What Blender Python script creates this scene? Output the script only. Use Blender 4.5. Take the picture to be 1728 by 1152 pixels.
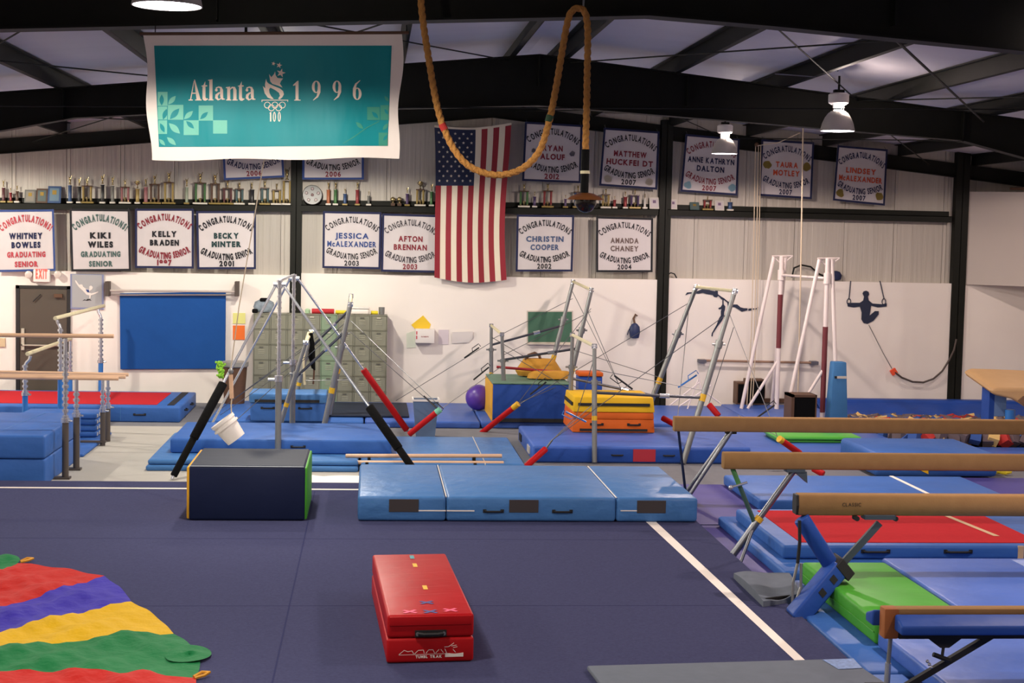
import bpy, bmesh, math, random
from mathutils import Vector, Matrix, Euler
from mathutils.geometry import tessellate_polygon
for o in list(bpy.data.objects): bpy.data.objects.remove(o)
S = bpy.context.scene
C = S.collection
random.seed(7)
V = Vector
# ------------------------------------------------------------------ camera
F, CX, CY, CAMZ = 2600.0, 864.0, 576.0, 3.15
_y = V(((630 - CX) / F, -(385 - CY) / F, -1)).normalized()
_u = V((math.sin(.0147), math.cos(.0147), 0)); _u = (_u - _y * _u.dot(_y)).normalized()
_x = _y.cross(_u)
RW = Matrix((_x, _y, _u))                      # camera space -> world
cam = bpy.data.cameras.new('camera'); cam_ob = bpy.data.objects.new('camera', cam); C.objects.link(cam_ob)
cam.sensor_width = 36.0; cam.lens = 36.0 * F / 1728.0; cam.clip_end = 200
cam_ob.matrix_world = Matrix.Translation((0, 0, CAMZ)) @ RW.to_4x4()
S.camera = cam_ob
def ray(px, py): return RW @ V(((px - CX) / F, -(py - CY) / F, -1))
def at(px, py, Y):                             # point at depth Y
    r = ray(px, py); t = Y / r.y; return V((r.x * t, Y, CAMZ + r.z * t))
def gd(px, py, z=0.0):                         # point on a level surface
    r = ray(px, py); t = (z - CAMZ) / r.z; return V((r.x * t, r.y * t, z))
# ------------------------------------------------------------------ world, exposure
w = bpy.data.worlds.new('world'); S.world = w; w.use_nodes = True
w.node_tree.nodes['Background'].inputs[0].default_value = (.02, .02, .022, 1)
w.node_tree.nodes['Background'].inputs[1].default_value = .3
S.view_settings.view_transform = 'Standard'; S.view_settings.look = 'None'
S.view_settings.gamma = 1.0; S.view_settings.use_curve_mapping = False
S.view_settings.exposure = 0.0
LAMP_W = 560.0                                 # power of one high bay lamp
WARM, PINK = (1.0, .92, .79), (1.0, .81, .72)
UP_K = .06                                     # share of light escaping through the slotted lamp neck
# lamps hang in four rows: (x, y, colour)
LAMPS = [(-1.25, 9.5, WARM, 1.0), (5.62, 18.5, PINK, 1.15), (5.55, 24.3, PINK, 1.0),
         (-1.25, 3.7, PINK, .9), (-1.25, 15.2, WARM, 1.0), (-1.25, 19.8, WARM, 1.0), (-1.25, 24.3, WARM, 1.3),
         (5.62, 11.2, PINK, 1.25), (5.62, 4.5, PINK, .9),
         (-7.8, 10.5, WARM, .9), (-7.8, 17.5, WARM, .9), (-7.8, 24.3, WARM, 2.0), (12.2, 12.0, PINK, .9), (11.3, 24.0, PINK, .4), (11.3, 18.5, PINK, .7)]

# ------------------------------------------------------------------ materials
def lin(c):
    if isinstance(c, str):
        c = c.lstrip('#'); c = tuple(int(c[i:i + 2], 16) / 255 for i in (0, 2, 4))
    return tuple(x / 12.92 if x <= .04045 else ((x + .055) / 1.055) ** 2.4 for x in c) + (1,)
MATS = {}
def mat(name, col, rough=.6, metal=0.0, spec=.5, var=0.0, vscale=3.0, bump=0.0, bscale=20.0, stretch=(1, 1, 1), emit=None, es=1.0, coat=0.0, sheen=0.0):
    if name in MATS: return MATS[name]
    m = bpy.data.materials.new(name); m.use_nodes = True; nt = m.node_tree; N = nt.nodes; L = nt.links
    b = N['Principled BSDF']; c = lin(col)
    b.inputs['Base Color'].default_value = c; b.inputs['Roughness'].default_value = rough
    b.inputs['Metallic'].default_value = metal; b.inputs['Specular IOR Level'].default_value = spec
    b.inputs['Coat Weight'].default_value = coat; b.inputs['Sheen Weight'].default_value = sheen
    if emit is not None:
        b.inputs['Emission Color'].default_value = tuple(emit) + (1,); b.inputs['Emission Strength'].default_value = es
    if var or bump:
        g = N.new('ShaderNodeNewGeometry'); mp = N.new('ShaderNodeMapping'); L.new(g.outputs['Position'], mp.inputs[0])
        mp.inputs['Scale'].default_value = stretch
    if var:
        n = N.new('ShaderNodeTexNoise'); n.inputs['Scale'].default_value = vscale; n.inputs['Detail'].default_value = 5
        L.new(mp.outputs[0], n.inputs['Vector'])
        mx = N.new('ShaderNodeMix'); mx.data_type = 'RGBA'
        mx.inputs['A'].default_value = tuple(max(0, x * (1 - var)) for x in c[:3]) + (1,)
        mx.inputs['B'].default_value = tuple(min(1, x * (1 + var) + .02 * var) for x in c[:3]) + (1,)
        L.new(n.outputs['Fac'], mx.inputs['Factor']); L.new(mx.outputs['Result'], b.inputs['Base Color'])
    if bump:
        n2 = N.new('ShaderNodeTexNoise'); n2.inputs['Scale'].default_value = bscale; n2.inputs['Detail'].default_value = 3
        L.new(mp.outputs[0], n2.inputs['Vector'])
        bp = N.new('ShaderNodeBump'); bp.inputs['Strength'].default_value = bump; bp.inputs['Distance'].default_value = .05
        L.new(n2.outputs['Fac'], bp.inputs['Height']); L.new(bp.outputs[0], b.inputs['Normal'])
    MATS[name] = m; return m
def vinyl(name, col, rough=.38, bump=.22, var=.18, bscale=3.5): return mat(name, col, rough + .12, spec=.2, var=var, vscale=2.2, bump=bump, bscale=bscale, stretch=(1, 1, 1.3))
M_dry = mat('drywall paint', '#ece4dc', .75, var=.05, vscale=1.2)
M_liner = mat('wall liner', '#b8b1a7', .6, var=.12, vscale=1.5, bump=.6, bscale=1.0, stretch=(9, 1, .35))
M_roof = mat('roof liner', '#cbc7cd', .6, var=.08, vscale=.8, bump=.25, bscale=.8, stretch=(.6, 3, 1))
M_steel = mat('dark primer steel', '#14150f', .6, spec=.2, var=.2, vscale=4)
M_carpet = mat('navy carpet', '#404262', 1.0, spec=.06, var=.22, vscale=45, bump=.2, bscale=160)
M_seam = mat('carpet seam', '#33365a', .95, spec=.05)
M_tape = mat('white tape', '#f1e6dc', .6)
M_pale = mat('pale floor', '#aeaaa3', .9, spec=.1, var=.10, vscale=2.0, bump=.05, bscale=30)
M_grey = mat('grey carpet', '#77777c', .95, spec=.1, var=.12, vscale=6, bump=.1, bscale=60)
M_blue = vinyl('blue vinyl', '#3663ac', bump=.3)
M_blue2 = vinyl('light blue vinyl', '#4676b0', .28, bump=.35, bscale=5)
M_blue3 = vinyl('royal blue vinyl', '#23499a')
M_bluep = vinyl('periwinkle vinyl', '#4264b4', .3)
M_purple = vinyl('purple vinyl', '#4a4488', .42, bump=.12)
M_navy = vinyl('navy vinyl', '#16203f', .3, bump=.1)
M_navytop = vinyl('navy grey vinyl', '#222a3c', .55, bump=.1)
M_red = mat('red vinyl', '#b0151b', .45, spec=.13, var=.15, vscale=2.2, bump=.15, bscale=3.5)
M_redcar = mat('red carpet', '#b8262e', .95, spec=.1, var=.1, vscale=20, bump=.1, bscale=90)
M_green = vinyl('green vinyl', '#459a2c', .4, bump=.15)
M_yellow = vinyl('yellow vinyl', '#e2b21f', .42)
M_orange = vinyl('orange vinyl', '#d0601c', .42)
M_gyell = vinyl('gold end vinyl', '#e0a72e', .42)
M_sage = vinyl('sage vinyl', '#5f7f6d', .4)
M_greymat = mat('grey felt mat', '#666d79', .9, spec=.15, var=.1, vscale=8, bump=.15, bscale=5)
M_black = mat('black webbing', '#17171a', .7)
M_blackpad = mat('black foam pad', '#0a0a0b', .85, spec=.15, bump=.2, bscale=30)
M_chrome = mat('chrome tube', '#c6c9d0', .24, metal=.8)
M_galv = mat('galvanised tube', '#8c8e8e', .4, metal=.7, var=.1, vscale=10)
M_dsteel = mat('dull steel tube', '#767980', .35, metal=.8)
M_bluetube = mat('blue painted tube', '#2f74c0', .35)
M_brownpost = mat('brown painted post', '#4d4540', .5)
M_white = mat('white paint', '#e6e0da', .45)
M_whitep = mat('white enamel tube', '#e9dcd8', .4)
M_cable = mat('steel cable', '#6f7072', .4, metal=.7)
M_wood = mat('beech rail', '#d9b190', .45, var=.15, vscale=3, stretch=(1, 8, 8))
M_chalk = mat('chalky rail', '#d3c9a6', .8, var=.12, vscale=12)
M_suede = mat('beam suede', '#927049', .9, spec=.15, var=.14, vscale=9, bump=.05, bscale=80)
M_woodbr = mat('brown wood', '#5a3d28', .6, var=.2, vscale=8)
M_rope = mat('manila rope', '#b9813d', .85, var=.25, vscale=30, bump=.4, bscale=70)
M_ropew = mat('pale cord', '#cdbba2', .85)
M_locker = mat('locker grey', '#80806f', .5, var=.06, vscale=3)
M_lockgr = mat('locker green', '#7f9478', .5, var=.06, vscale=3)
M_slot = mat('dark slot', '#5a5a50', .7)
M_louv = mat('louvre', '#a6a592', .5)
M_plate = mat('bright plate', '#cfc9b6', .35, metal=.4)
M_gold = mat('gold plastic', '#a8966a', .25, metal=.85)
M_goldm = mat('matt gold', '#8d7434', .4, metal=.5)
M_marble = mat('white marble', '#cfc8bd', .3)
M_foam_r = mat('red foam', '#b8322f', .9); M_foam_y = mat('cream foam', '#dcb874', .9)
M_foam_b = mat('blue foam', '#35569a', .9); M_foam_g = mat('charcoal foam', '#66585c', .9)
M_canvas = mat('canvas', '#f2e6e0', .85, var=.04, vscale=5)
M_teal = mat('teal satin', '#0b8790', .5, spec=.2, var=.12, vscale=2, bump=.35, bscale=2.2, stretch=(1.6, 1, .5))
M_tealp = mat('pale teal print', '#63b8a6', .55)
M_cream = mat('peach print', '#fbe6d6', .6)
M_cloth = mat('white felt', '#c8c1c1', .85, var=.05, vscale=4)
M_navyc = mat('navy felt', '#1b2146', .85)
M_blkc = mat('black felt', '#1a1a20', .85)
M_marc = mat('maroon felt', '#7f2330', .85)
M_redc = mat('red felt', '#b0404a', .85)
M_bluec = mat('blue felt', '#31477f', .85)
M_grnc = mat('green felt', '#47605c', .85)
M_orgc = mat('orange felt', '#c8502c', .85)
M_brnc = mat('brown felt', '#6b5a55', .85)
M_goldc = mat('gold felt', '#a8934a', .85)
M_skyc = mat('sky felt', '#9fc4d2', .85)
M_fred = mat('flag red', '#8c1f2c', .75); M_fwhite = mat('flag white', '#ddd2bd', .75); M_fblue = mat('flag blue', '#1c2645', .75)
M_emit = mat('lamp glow', '#ffffff', .5, emit=(1, .93, 1), es=9.0)
M_alu = mat('spun aluminium', '#c9c3ba', .4, metal=.3)
M_sil = mat('silhouette vinyl', '#1d2740', .5)
M_glow = mat('exit letters', '#e0302a', .5, emit=(1, .12, .08), es=1.2)

# ------------------------------------------------------------------ mesh helpers
OFF = {}
class MB:
    def __init__(s): s.v = []; s.f = []
    def add(s, vs, fs):
        n = len(s.v); s.v += [tuple(v) for v in vs]; s.f += [tuple(i + n for i in f) for f in fs]; return s
    def box(s, x0, x1, y0, y1, z0, z1):
        return s.add([(x, y, z) for z in (z0, z1) for y in (y0, y1) for x in (x0, x1)],
                     [(0, 2, 3, 1), (4, 5, 7, 6), (0, 1, 5, 4), (2, 6, 7, 3), (0, 4, 6, 2), (1, 3, 7, 5)])
    def obox(s, c, ax, ay, az):
        c = V(c); ax = V(ax); ay = V(ay); az = V(az)
        return s.add([c + ax * i + ay * j + az * k for k in (-1, 1) for j in (-1, 1) for i in (-1, 1)],
                     [(0, 2, 3, 1), (4, 5, 7, 6), (0, 1, 5, 4), (2, 6, 7, 3), (0, 4, 6, 2), (1, 3, 7, 5)])
    def tube(s, p, q, r, r2=None, n=10):
        p = V(p); q = V(q); r2 = r if r2 is None else r2; d = (q - p).normalized()
        a = d.orthogonal().normalized(); b = d.cross(a)
        vs = [c + (a * math.cos(t) + b * math.sin(t)) * rr for c, rr in ((p, r), (q, r2)) for t in [2 * math.pi * i / n for i in range(n)]]
        fs = [(i, (i + 1) % n, n + (i + 1) % n, n + i) for i in range(n)] + [tuple(range(n - 1, -1, -1)), tuple(range(n, 2 * n))]
        return s.add(vs, fs)
    def path(s, pts, r, n=8, twist=0.0, lobes=0):
        pts = [V(p) for p in pts]; a = None; vs = []; fs = []; ln = 0
        for i, p in enumerate(pts):
            d = (pts[min(i + 1, len(pts) - 1)] - pts[max(i - 1, 0)]).normalized()
            a = d.orthogonal().normalized() if a is None else (a - d * a.dot(d)).normalized()
            b = d.cross(a)
            if i: ln += (p - pts[i - 1]).length
            for k in range(n):
                t = 2 * math.pi * k / n; rr = r
                if lobes: rr = r * (.72 + .30 * abs(math.cos((t - twist * ln) * lobes / 2)))
                vs.append(p + (a * math.cos(t) + b * math.sin(t)) * rr)
        for i in range(len(pts) - 1):
            for k in range(n): fs.append((i * n + k, i * n + (k + 1) % n, (i + 1) * n + (k + 1) % n, (i + 1) * n + k))
        fs += [tuple(range(n - 1, -1, -1)), tuple((len(pts) - 1) * n + k for k in range(n))]
        return s.add(vs, fs)
    def lathe(s, prof, c, n=16, ax=(1, 0, 0), ay=(0, 1, 0), az=(0, 0, 1)):
        c = V(c); ax = V(ax); ay = V(ay); az = V(az)
        vs = [c + ax * (r * math.cos(2 * math.pi * k / n)) + ay * (r * math.sin(2 * math.pi * k / n)) + az * z for r, z in prof for k in range(n)]
        fs = [(i * n + k, i * n + (k + 1) % n, (i + 1) * n + (k + 1) % n, (i + 1) * n + k) for i in range(len(prof) - 1) for k in range(n)]
        fs += [tuple(range(n - 1, -1, -1)), tuple((len(prof) - 1) * n + k for k in range(n))]
        return s.add(vs, fs)
    def prism(s, pts, ex):                     # polygon extruded along ex
        pts = [V(p) for p in pts]; ex = V(ex); n = len(pts)
        tr = [tuple(t) for t in tessellate_polygon([pts])]
        fs = tr + [tuple(i + n for i in t[::-1]) for t in tr] + [(i, (i + 1) % n, n + (i + 1) % n, n + i) for i in range(n)]
        return s.add(pts + [p + ex for p in pts], fs)
    def grid(s, fn, nu, nv):
        vs = [fn(i / nu, j / nv) for j in range(nv + 1) for i in range(nu + 1)]
        return s.add(vs, [(j * (nu + 1) + i, j * (nu + 1) + i + 1, (j + 1) * (nu + 1) + i + 1, (j + 1) * (nu + 1) + i) for j in range(nv) for i in range(nu)])
    def ball(s, c, r, n=10, sz=1.0):
        m = n // 2 + 1
        return s.lathe([(max(r * math.sin(math.pi * i / m), .0005), -r * sz * math.cos(math.pi * i / m)) for i in range(m + 1)], c, n)
    def build(s, name, m, parent=None, bevel=0, smooth=False, seg=2, thick=0):
        me = bpy.data.meshes.new(name); 
        if parent is not None: off = OFF[parent.name]
        else:
            xs = [v[0] for v in s.v]; ys = [v[1] for v in s.v]; zs = [v[2] for v in s.v]
            off = V(((min(xs) + max(xs)) / 2, (min(ys) + max(ys)) / 2, min(zs)))
        me.from_pydata([V(v) - off for v in s.v], [], s.f); me.validate()
        bm = bmesh.new(); bm.from_mesh(me)
        if not thick: bmesh.ops.recalc_face_normals(bm, faces=bm.faces)
        if bevel: bmesh.ops.bevel(bm, geom=[e for e in bm.edges if e.calc_face_angle(0) > .5], offset=bevel, segments=seg, profile=.5, affect='EDGES')
        bm.to_mesh(me); bm.free()
        if smooth:
            for p in me.polygons: p.use_smooth = True
            if smooth != 2: me.set_sharp_from_angle(angle=math.radians(42))
        me.materials.append(m)
        o = bpy.data.objects.new(name, me); C.objects.link(o)
        if parent is not None: o.parent = parent; OFF[o.name] = off
        else: o.location = off; OFF[o.name] = off
        return o
def tag(o, label, cat, group=None):
    o['label'] = label; o['category'] = cat
    if group: o['group'] = group
    return o
def thing(name, loc, label, cat, group=None):
    o = bpy.data.objects.new(name, None); C.objects.link(o); o.empty_display_size = .1
    o.location = loc; OFF[o.name] = V(loc); return tag(o, label, cat, group)
def struct(o): o['kind'] = 'structure'; return o
def stuff(o): o['kind'] = 'stuff'; return o

# glyphs from the built-in font, flat
GL = {}
def glyph(ch, bold=.0):
    k = (ch, bold)
    if k not in GL:
        cu = bpy.data.curves.new('g', 'FONT'); cu.body = ch; cu.offset = bold; cu.resolution_u = 3
        o = bpy.data.objects.new('g', cu); C.objects.link(o); dg = bpy.context.evaluated_depsgraph_get()
        me = bpy.data.meshes.new_from_object(o.evaluated_get(dg))
        vs = [v.co.copy() for v in me.vertices]; fs = [tuple(p.vertices) for p in me.polygons]
        x0 = min(v.x for v in vs); x1 = max(v.x for v in vs)
        GL[k] = ([V((v.x - x0, v.y, 0)) for v in vs], fs, x1 - x0)
        bpy.data.objects.remove(o); bpy.data.curves.remove(cu); bpy.data.meshes.remove(me)
    return GL[k]
def text2d(t, h, width=None, cx=.5, cy=.5, curve=0.0, bold=.035, gap=.13):
    """flat text in a 2D frame, cap height h, centred on (cx, cy), bent along a parabola of rise curve"""
    sc = h / .69; adv = []; x = 0
    for ch in t:
        wd = .32 if ch == ' ' else glyph(ch, bold)[2]; adv.append((ch, x, wd)); x += wd + gap
    tot = (x - gap); sx = sc if width is None else width / tot; out = MB(); half = tot * sx / 2
    for ch, ax, wd in adv:
        if ch == ' ': continue
        vs, fs, _ = glyph(ch, bold); mid = (ax + wd / 2) * sx - half
        y = curve * (1 - (mid / half) ** 2) if curve else 0
        sl = math.atan(-2 * curve * mid / half ** 2) if curve else 0
        cs, sn = math.cos(sl), math.sin(sl)
        out.add([(cx + mid + (v.x - wd / 2) * sx * cs - v.y * sc * sn, cy - h / 2 + y + (v.x - wd / 2) * sx * sn + v.y * sc * cs, 0) for v in vs], fs)
    return out
def mapmb(mb, fn): mb.v = [tuple(fn(v[0], v[1])) for v in mb.v]; return mb

# ================================================================== STRUCTURE
WY = 27.6
fl = struct(MB().box(-10, 17, -4, WY + .3, -.2, 0).build('floor', M_grey))
struct(MB().box(-9.9, -.14, 18.43, 24.25, .0, .003).build('floor_vinyl', M_pale))
# spring floor: navy carpet deck, back edge y 18.4, right edge x 3.5
sp = struct(MB().box(-9.6, 3.49, -3, 18.42, .005, .1).build('floor_carpet', M_carpet))
ln = MB()
a, b, c_, d = gd(1089, 879, .103), gd(1106, 879, .103), gd(1356, 1111, .103), gd(1338, 1111, .103)
def ext(p, q, Y): t = (Y - p.y) / (q.y - p.y); return p + (q - p) * t
ln.add([ext(a, d, 17.95), ext(b, c_, 17.95), ext(b, c_, 5), ext(a, d, 5)], [(0, 1, 2, 3)])
ln.build('border_line', M_tape, sp)
MB().add([(-9.5, 17.88, .103), (2.9, 17.88, .103), (2.9, 17.96, .103), (-9.5, 17.96, .103)], [(0, 1, 2, 3)]).build('border_line', M_tape, sp)
for x in (-4.6, -.63): MB().box(x - .006, x + .006, -2, 17.8, .1, .1015).build('carpet_seam', M_seam, sp)
for y in (15.05, 12.35): MB().box(-9.4, 3.4, y - .004, y + .004, .1, .101).build('carpet_seam', M_seam, sp)

# back wall: liner panels above, drywall below, columns, girts
wb = struct(MB().box(-10, 17, WY + .12, WY + .3, 0, 5.6).build('wall_back', M_liner))
RX, RZ, SL = 2.1, 5.42, .1
def roofz(x): return RZ - SL * abs(x - RX)
x = -10.0
while x < 10.6:
    xe = min(x + .93, 10.72)
    m = MB(); m.add([(x, WY + .06, 2.2), (xe - .008, WY + .06, 2.2), (xe - .008, WY + .06, 5.3), (x, WY + .06, 5.3), (x, WY + .12, 2.2), (xe - .008, WY + .12, 2.2), (xe - .008, WY + .12, 5.3), (x, WY + .12, 5.3)],
                    [(0, 1, 2, 3), (0, 4, 5, 1), (1, 5, 6, 2), (0, 3, 7, 4)])
    m.tube((x + .05, WY + .07, 2.2), (x + .05, WY + .07, 5.3), .022, n=6)
    m.tube((x + .34, WY + .068, 2.2), (x + .34, WY + .068, 5.3), .012, n=6); m.tube((x + .62, WY + .068, 2.2), (x + .62, WY + .068, 5.3), .012, n=6)
    m.build('liner_panel', M_liner, wb, smooth=True); x += .93
for x0, x1, z in ((-10, -1.46, 2.29), (-1.26, 5.13, 2.33), (5.31, 10.62, 2.36), (10.84, 17, 2.36)):
    MB().box(x0, x1, WY - .06, WY + .06, 0, z).build('drywall_panel', M_dry, wb)
for xa, xb_ in ((-1.46, -1.26), (5.13, 5.34), (10.62, 10.87)):       # wide flange columns
    m = MB(); yy = WY - .1
    m.box(xa, xb_, yy, yy + .015, -.01, 5.2).box(xa, xb_, yy + .2, yy + .215, -.01, 5.2).box((xa + xb_) / 2 - .006, (xa + xb_) / 2 + .006, yy, yy + .2, -.01, 5.2)
    m.box(xa, xb_, yy + .01, WY + .1, 2.2, 5.2)
    m.build('column', M_steel, wb)
def girt(pa, pb, xa, xb_):
    A, B = at(*pa, WY - .1), at(*pb, WY - .1); m = MB()
    for (y0, y1, z0, z1) in ((WY - .12, WY + .06, -.012, 0), (WY - .12, WY - .11, -.1, 0), (WY - .12, WY + .06, -.112, -.1), (WY + .04, WY + .06, 0, .09)):
        m.add([V((A.x if k == 0 else B.x, y, (A.z if k == 0 else B.z) + z)) for k in (0, 1) for y in (y0, y1) for z in (z0, z1)],
              [(0, 1, 3, 2), (4, 6, 7, 5), (0, 2, 6, 4), (1, 5, 7, 3), (0, 4, 5, 1), (2, 3, 7, 6)])
    m.build('girt', M_steel, wb); return A, B
G1 = girt((-220, 340), (492, 346), 0, 0); G2 = girt((508, 345.5), (1111, 352.5), 0, 0); G3 = girt((1127, 353), (1606, 365), 0, 0)
def shelfz(X):
    for A, B in (G1, G2, G3):
        if A.x - .2 <= X <= B.x + .2: return A.z + (B.z - A.z) * (X - A.x) / (B.x - A.x)
    return 3.5
# angled soffit wall in the right corner
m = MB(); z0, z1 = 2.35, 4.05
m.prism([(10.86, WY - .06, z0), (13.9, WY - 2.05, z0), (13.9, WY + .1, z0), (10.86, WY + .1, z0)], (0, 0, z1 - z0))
m.build('soffit', mat('shaded soffit white', '#bdb3ab', .8, var=.05, vscale=1.2), wb)  # drywall white toned down in colour for the weaker light up here
MB().tube((11.5, WY - .42, z1 + .06), (13.8, WY - 1.9, z1 + .07), .025).build('conduit', M_woodbr, wb)
struct(MB().box(-10.2, -10, -4, WY + .3, 0, 5).build('wall_left', M_dry))
struct(MB().box(15, 15.2, -4, WY + .3, 0, 5).build('wall_right', M_dry))
struct(MB().box(-10.2, 15.2, -4.2, -4, 0, 5.8).build('wall_front', M_dry))
# roof liner, purlins, rafters
ce = MB()
for s0, xe in ((-1, -10.2), (1, 15.2)):
    ce.add([(RX, -4, RZ + .2), (RX, WY + .3, RZ + .2), (xe, WY + .3, roofz(xe) + .2), (xe, -4, roofz(xe) + .2),
            (RX, -4, RZ + .3), (RX, WY + .3, RZ + .3), (xe, WY + .3, roofz(xe) + .3), (xe, -4, roofz(xe) + .3)], [(0, 1, 2, 3), (4, 7, 6, 5), (3, 2, 6, 7)])
ce = struct(ce.build('ceiling', M_roof))
def purlin(x):
    s_ = 1 if x > RX else -1; z = roofz(x); m = MB()
    m.box(x - .006, x + .006, -4, WY + .1, z, z + .2)
    m.box(min(x, x + s_ * .07), max(x, x + s_ * .07), -4, WY + .1, z, z + .008)
    m.box(min(x, x - s_ * .07), max(x, x - s_ * .07), -4, WY + .1, z + .185, z + .197)
    m.build('purlin', M_steel, ce)
for x in (1.78, 2.42): purlin(x)
for k in range(1, 9): purlin(RX + .35 + 1.42 * k)
for k in range(1, 9): purlin(RX - .35 - 1.42 * k)
def rafter(Y, prof_top, prof_bot, fw=.1):
    """tapered plate girder: web and two flanges following the given (x, z) lines"""
    m = MB()
    m.prism([V((x, Y - .006, z)) for x, z in prof_top] + [V((x, Y - .006, z)) for x, z in prof_bot[::-1]], (0, .012, 0))
    for pr in (prof_top, prof_bot):
        for (xa, za), (xb_, zb) in zip(pr[:-1], pr[1:]):
            m.add([(x, y, z + dz) for x, z in ((xa, za), (xb_, zb)) for y in (Y - fw, Y + fw) for dz in (-.008, .008)],
                  [(0, 1, 3, 2), (4, 6, 7, 5), (0, 2, 6, 4), (1, 5, 7, 3), (0, 4, 5, 1), (2, 3, 7, 6)])
    for x in (-3.9, -1.2, RX, 4.05, 7.75):
        zt = roofz(x); m.box(x - .006, x + .006, Y - fw, Y + fw, zt - .4, zt - .01)
    return m.build('rafter', M_steel, ce)
top = [(-10, roofz(-10)), (RX, RZ), (15, roofz(15))]
rafter(20.0, top, [(-10, 3.3), (-4.69, 4.27), (-3.76, 4.46), (-2.86, 4.53), (RX, 4.78), (5.08, 4.63), (7.74, 4.48), (8.64, 4.27), (15, 3.0)])
rafter(12.0, top, [(-10, 3.3), (-5.4, 4.25), (-4.2, 4.5), (-.88, 4.68), (RX, 4.84), (3.08, 4.79), (5.2, 4.655), (7.7, 4.48), (15, 3.0)])
rafter(4.0, top, [(-10, 3.3), (-4.2, 4.5), (RX, 4.84), (7.7, 4.48), (15, 3.0)])
m = MB()                                       # end wall rafter
m.prism([V((-10, WY - .0, roofz(-10))), V((RX, WY - .0, RZ)), V((15, WY - .0, roofz(15))), V((15, WY - .0, roofz(15) - .27)), V((RX, WY - .0, RZ - .25)), V((-10, WY - .0, roofz(-10) - .27))], (0, .08, 0))
for z in (-.26, ): 
    m.add([(-10, WY - .1, roofz(-10) + z), (RX, WY - .1, RZ + z), (15, WY - .1, roofz(15) + z), (-10, WY + .06, roofz(-10) + z), (RX, WY + .06, RZ + z), (15, WY + .06, roofz(15) + z)], [(0, 1, 4, 3), (1, 2, 5, 4)])
m.build('rafter', M_steel, ce)
def rod(p, q, r=.009): MB().tube(p, q, r, n=6).build('brace_rod', M_steel, ce)
for k in (-1, 1):
    for xa, xb_ in ((.4, 4.2), (4.2, 8.0)):
        A, B = RX + k * xa, RX + k * xb_
        rod((A, 12.1, roofz(A) - .05), (B, 19.9, roofz(B) - .05)); rod((B, 12.1, roofz(B) - .05), (A, 19.9, roofz(A) - .05))
        rod((A, 20.1, roofz(A) - .1), (B, 27.5, roofz(B) - .1)); rod((B, 20.1, roofz(B) - .1), (A, 27.5, roofz(A) - .1))
rod(at(1510, 66, 12.1), at(1660, 205, 19.5), .012)
rod((-8, 18.6, roofz(-8) - .02), (9, 18.2, roofz(9) + .05), .008)

# ================================================================== LAMPS
ORD = ['first', 'second', 'third', 'fourth', 'fifth', 'sixth', 'seventh', 'eighth', 'ninth', 'tenth', 'eleventh', 'twelfth', 'thirteenth', 'fourteenth', 'fifteenth', 'sixteenth', 'seventeenth', 'eighteenth', 'nineteenth', 'twentieth', 'twenty-first', 'twenty-second', 'twenty-third', 'twenty-fourth', 'twenty-fifth', 'twenty-sixth']
def lamp(x, y, col, k, label):
    zb = 4.45; t = thing('high_bay_lamp', (x, y, zb), label, 'lamp', 'high bay lamps')
    m = MB(); P = [(.21, 0), (.205, .03), (.19, .09), (.16, .16), (.12, .215), (.085, .24)]
    m.lathe(P + [(.078, .238), (.112, .21), (.152, .155), (.182, .088), (.197, .03), (.203, 0)], (x, y, zb), 28); m.f = m.f[:-2]
    m.add([(x + r * math.cos(2 * math.pi * i / 28), y + r * math.sin(2 * math.pi * i / 28), zb) for r in (.21, .203) for i in range(28)], [(i, (i + 1) % 28, 28 + (i + 1) % 28, 28 + i) for i in range(28)])
    m.build('reflector', M_alu, t, smooth=True)
    MB().lathe([(.2, .002), (.2, .012)], (x, y, zb), 28).build('diffuser', M_emit, t)
    m = MB(); m.lathe([(.05, .25), (.05, .32)], (x, y, zb), 16); m.build('lamp_neck', M_emit, t)
    for i in range(4): an = i * math.pi / 2 + .4; MB().tube((x + .075 * math.cos(an), y + .075 * math.sin(an), zb + .235), (x + .085 * math.cos(an), y + .085 * math.sin(an), zb + .33), .008, n=6).build('fin', M_alu, t)
    m = MB(); m.lathe([(.09, .32), (.12, .34), (.125, .36), (.125, .44), (.1, .46)], (x, y, zb), 16); m.build('ballast_housing', M_white, t, smooth=True)
    zt = roofz(x)
    m = MB(); m.box(x - .06, x + .06, y - .04, y + .04, zb + .455, zb + .5).tube((x, y, zb + .49), (x, y, max(zt + .05, zb + .6)), .014, n=8)
    m.build('hanger', M_steel, t)
    m = MB(); m.path([(x - .02, y, zb + .72), (x - .06, y, zb + .83), (x - .3, y, zt + .03), (x - .8, y, zt + .05)], .008, 6); m.build('conduit', M_galv, t)
    li = bpy.data.lights.new('lamp_light', 'SPOT'); li.energy = LAMP_W * k; li.color = col; li.spot_size = math.radians(174); li.spot_blend = .17; li.shadow_soft_size = .1
    lo = bpy.data.objects.new('lamp_light', li); C.objects.link(lo); lo.parent = t; lo.location = (0, 0, -.02)
    li = bpy.data.lights.new('neck_light', 'POINT'); li.energy = LAMP_W * k * UP_K; li.color = col; li.shadow_soft_size = .04
    lo = bpy.data.objects.new('neck_light', li); C.objects.link(lo); lo.parent = t; lo.location = (.066, -.04, .285)
LL = ['bright high bay lamp in front of the teal banner, cut by the top edge', 'high bay lamp hanging from the second rafter at upper right', 'smaller looking high bay lamp hanging in front of the banner with maroon and navy letters']
for i, (x, y, col, k) in enumerate(LAMPS):
    lamp(x, y, col, k, LL[i] if i < 3 else 'high bay lamp hanging from the roof outside the view')

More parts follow.
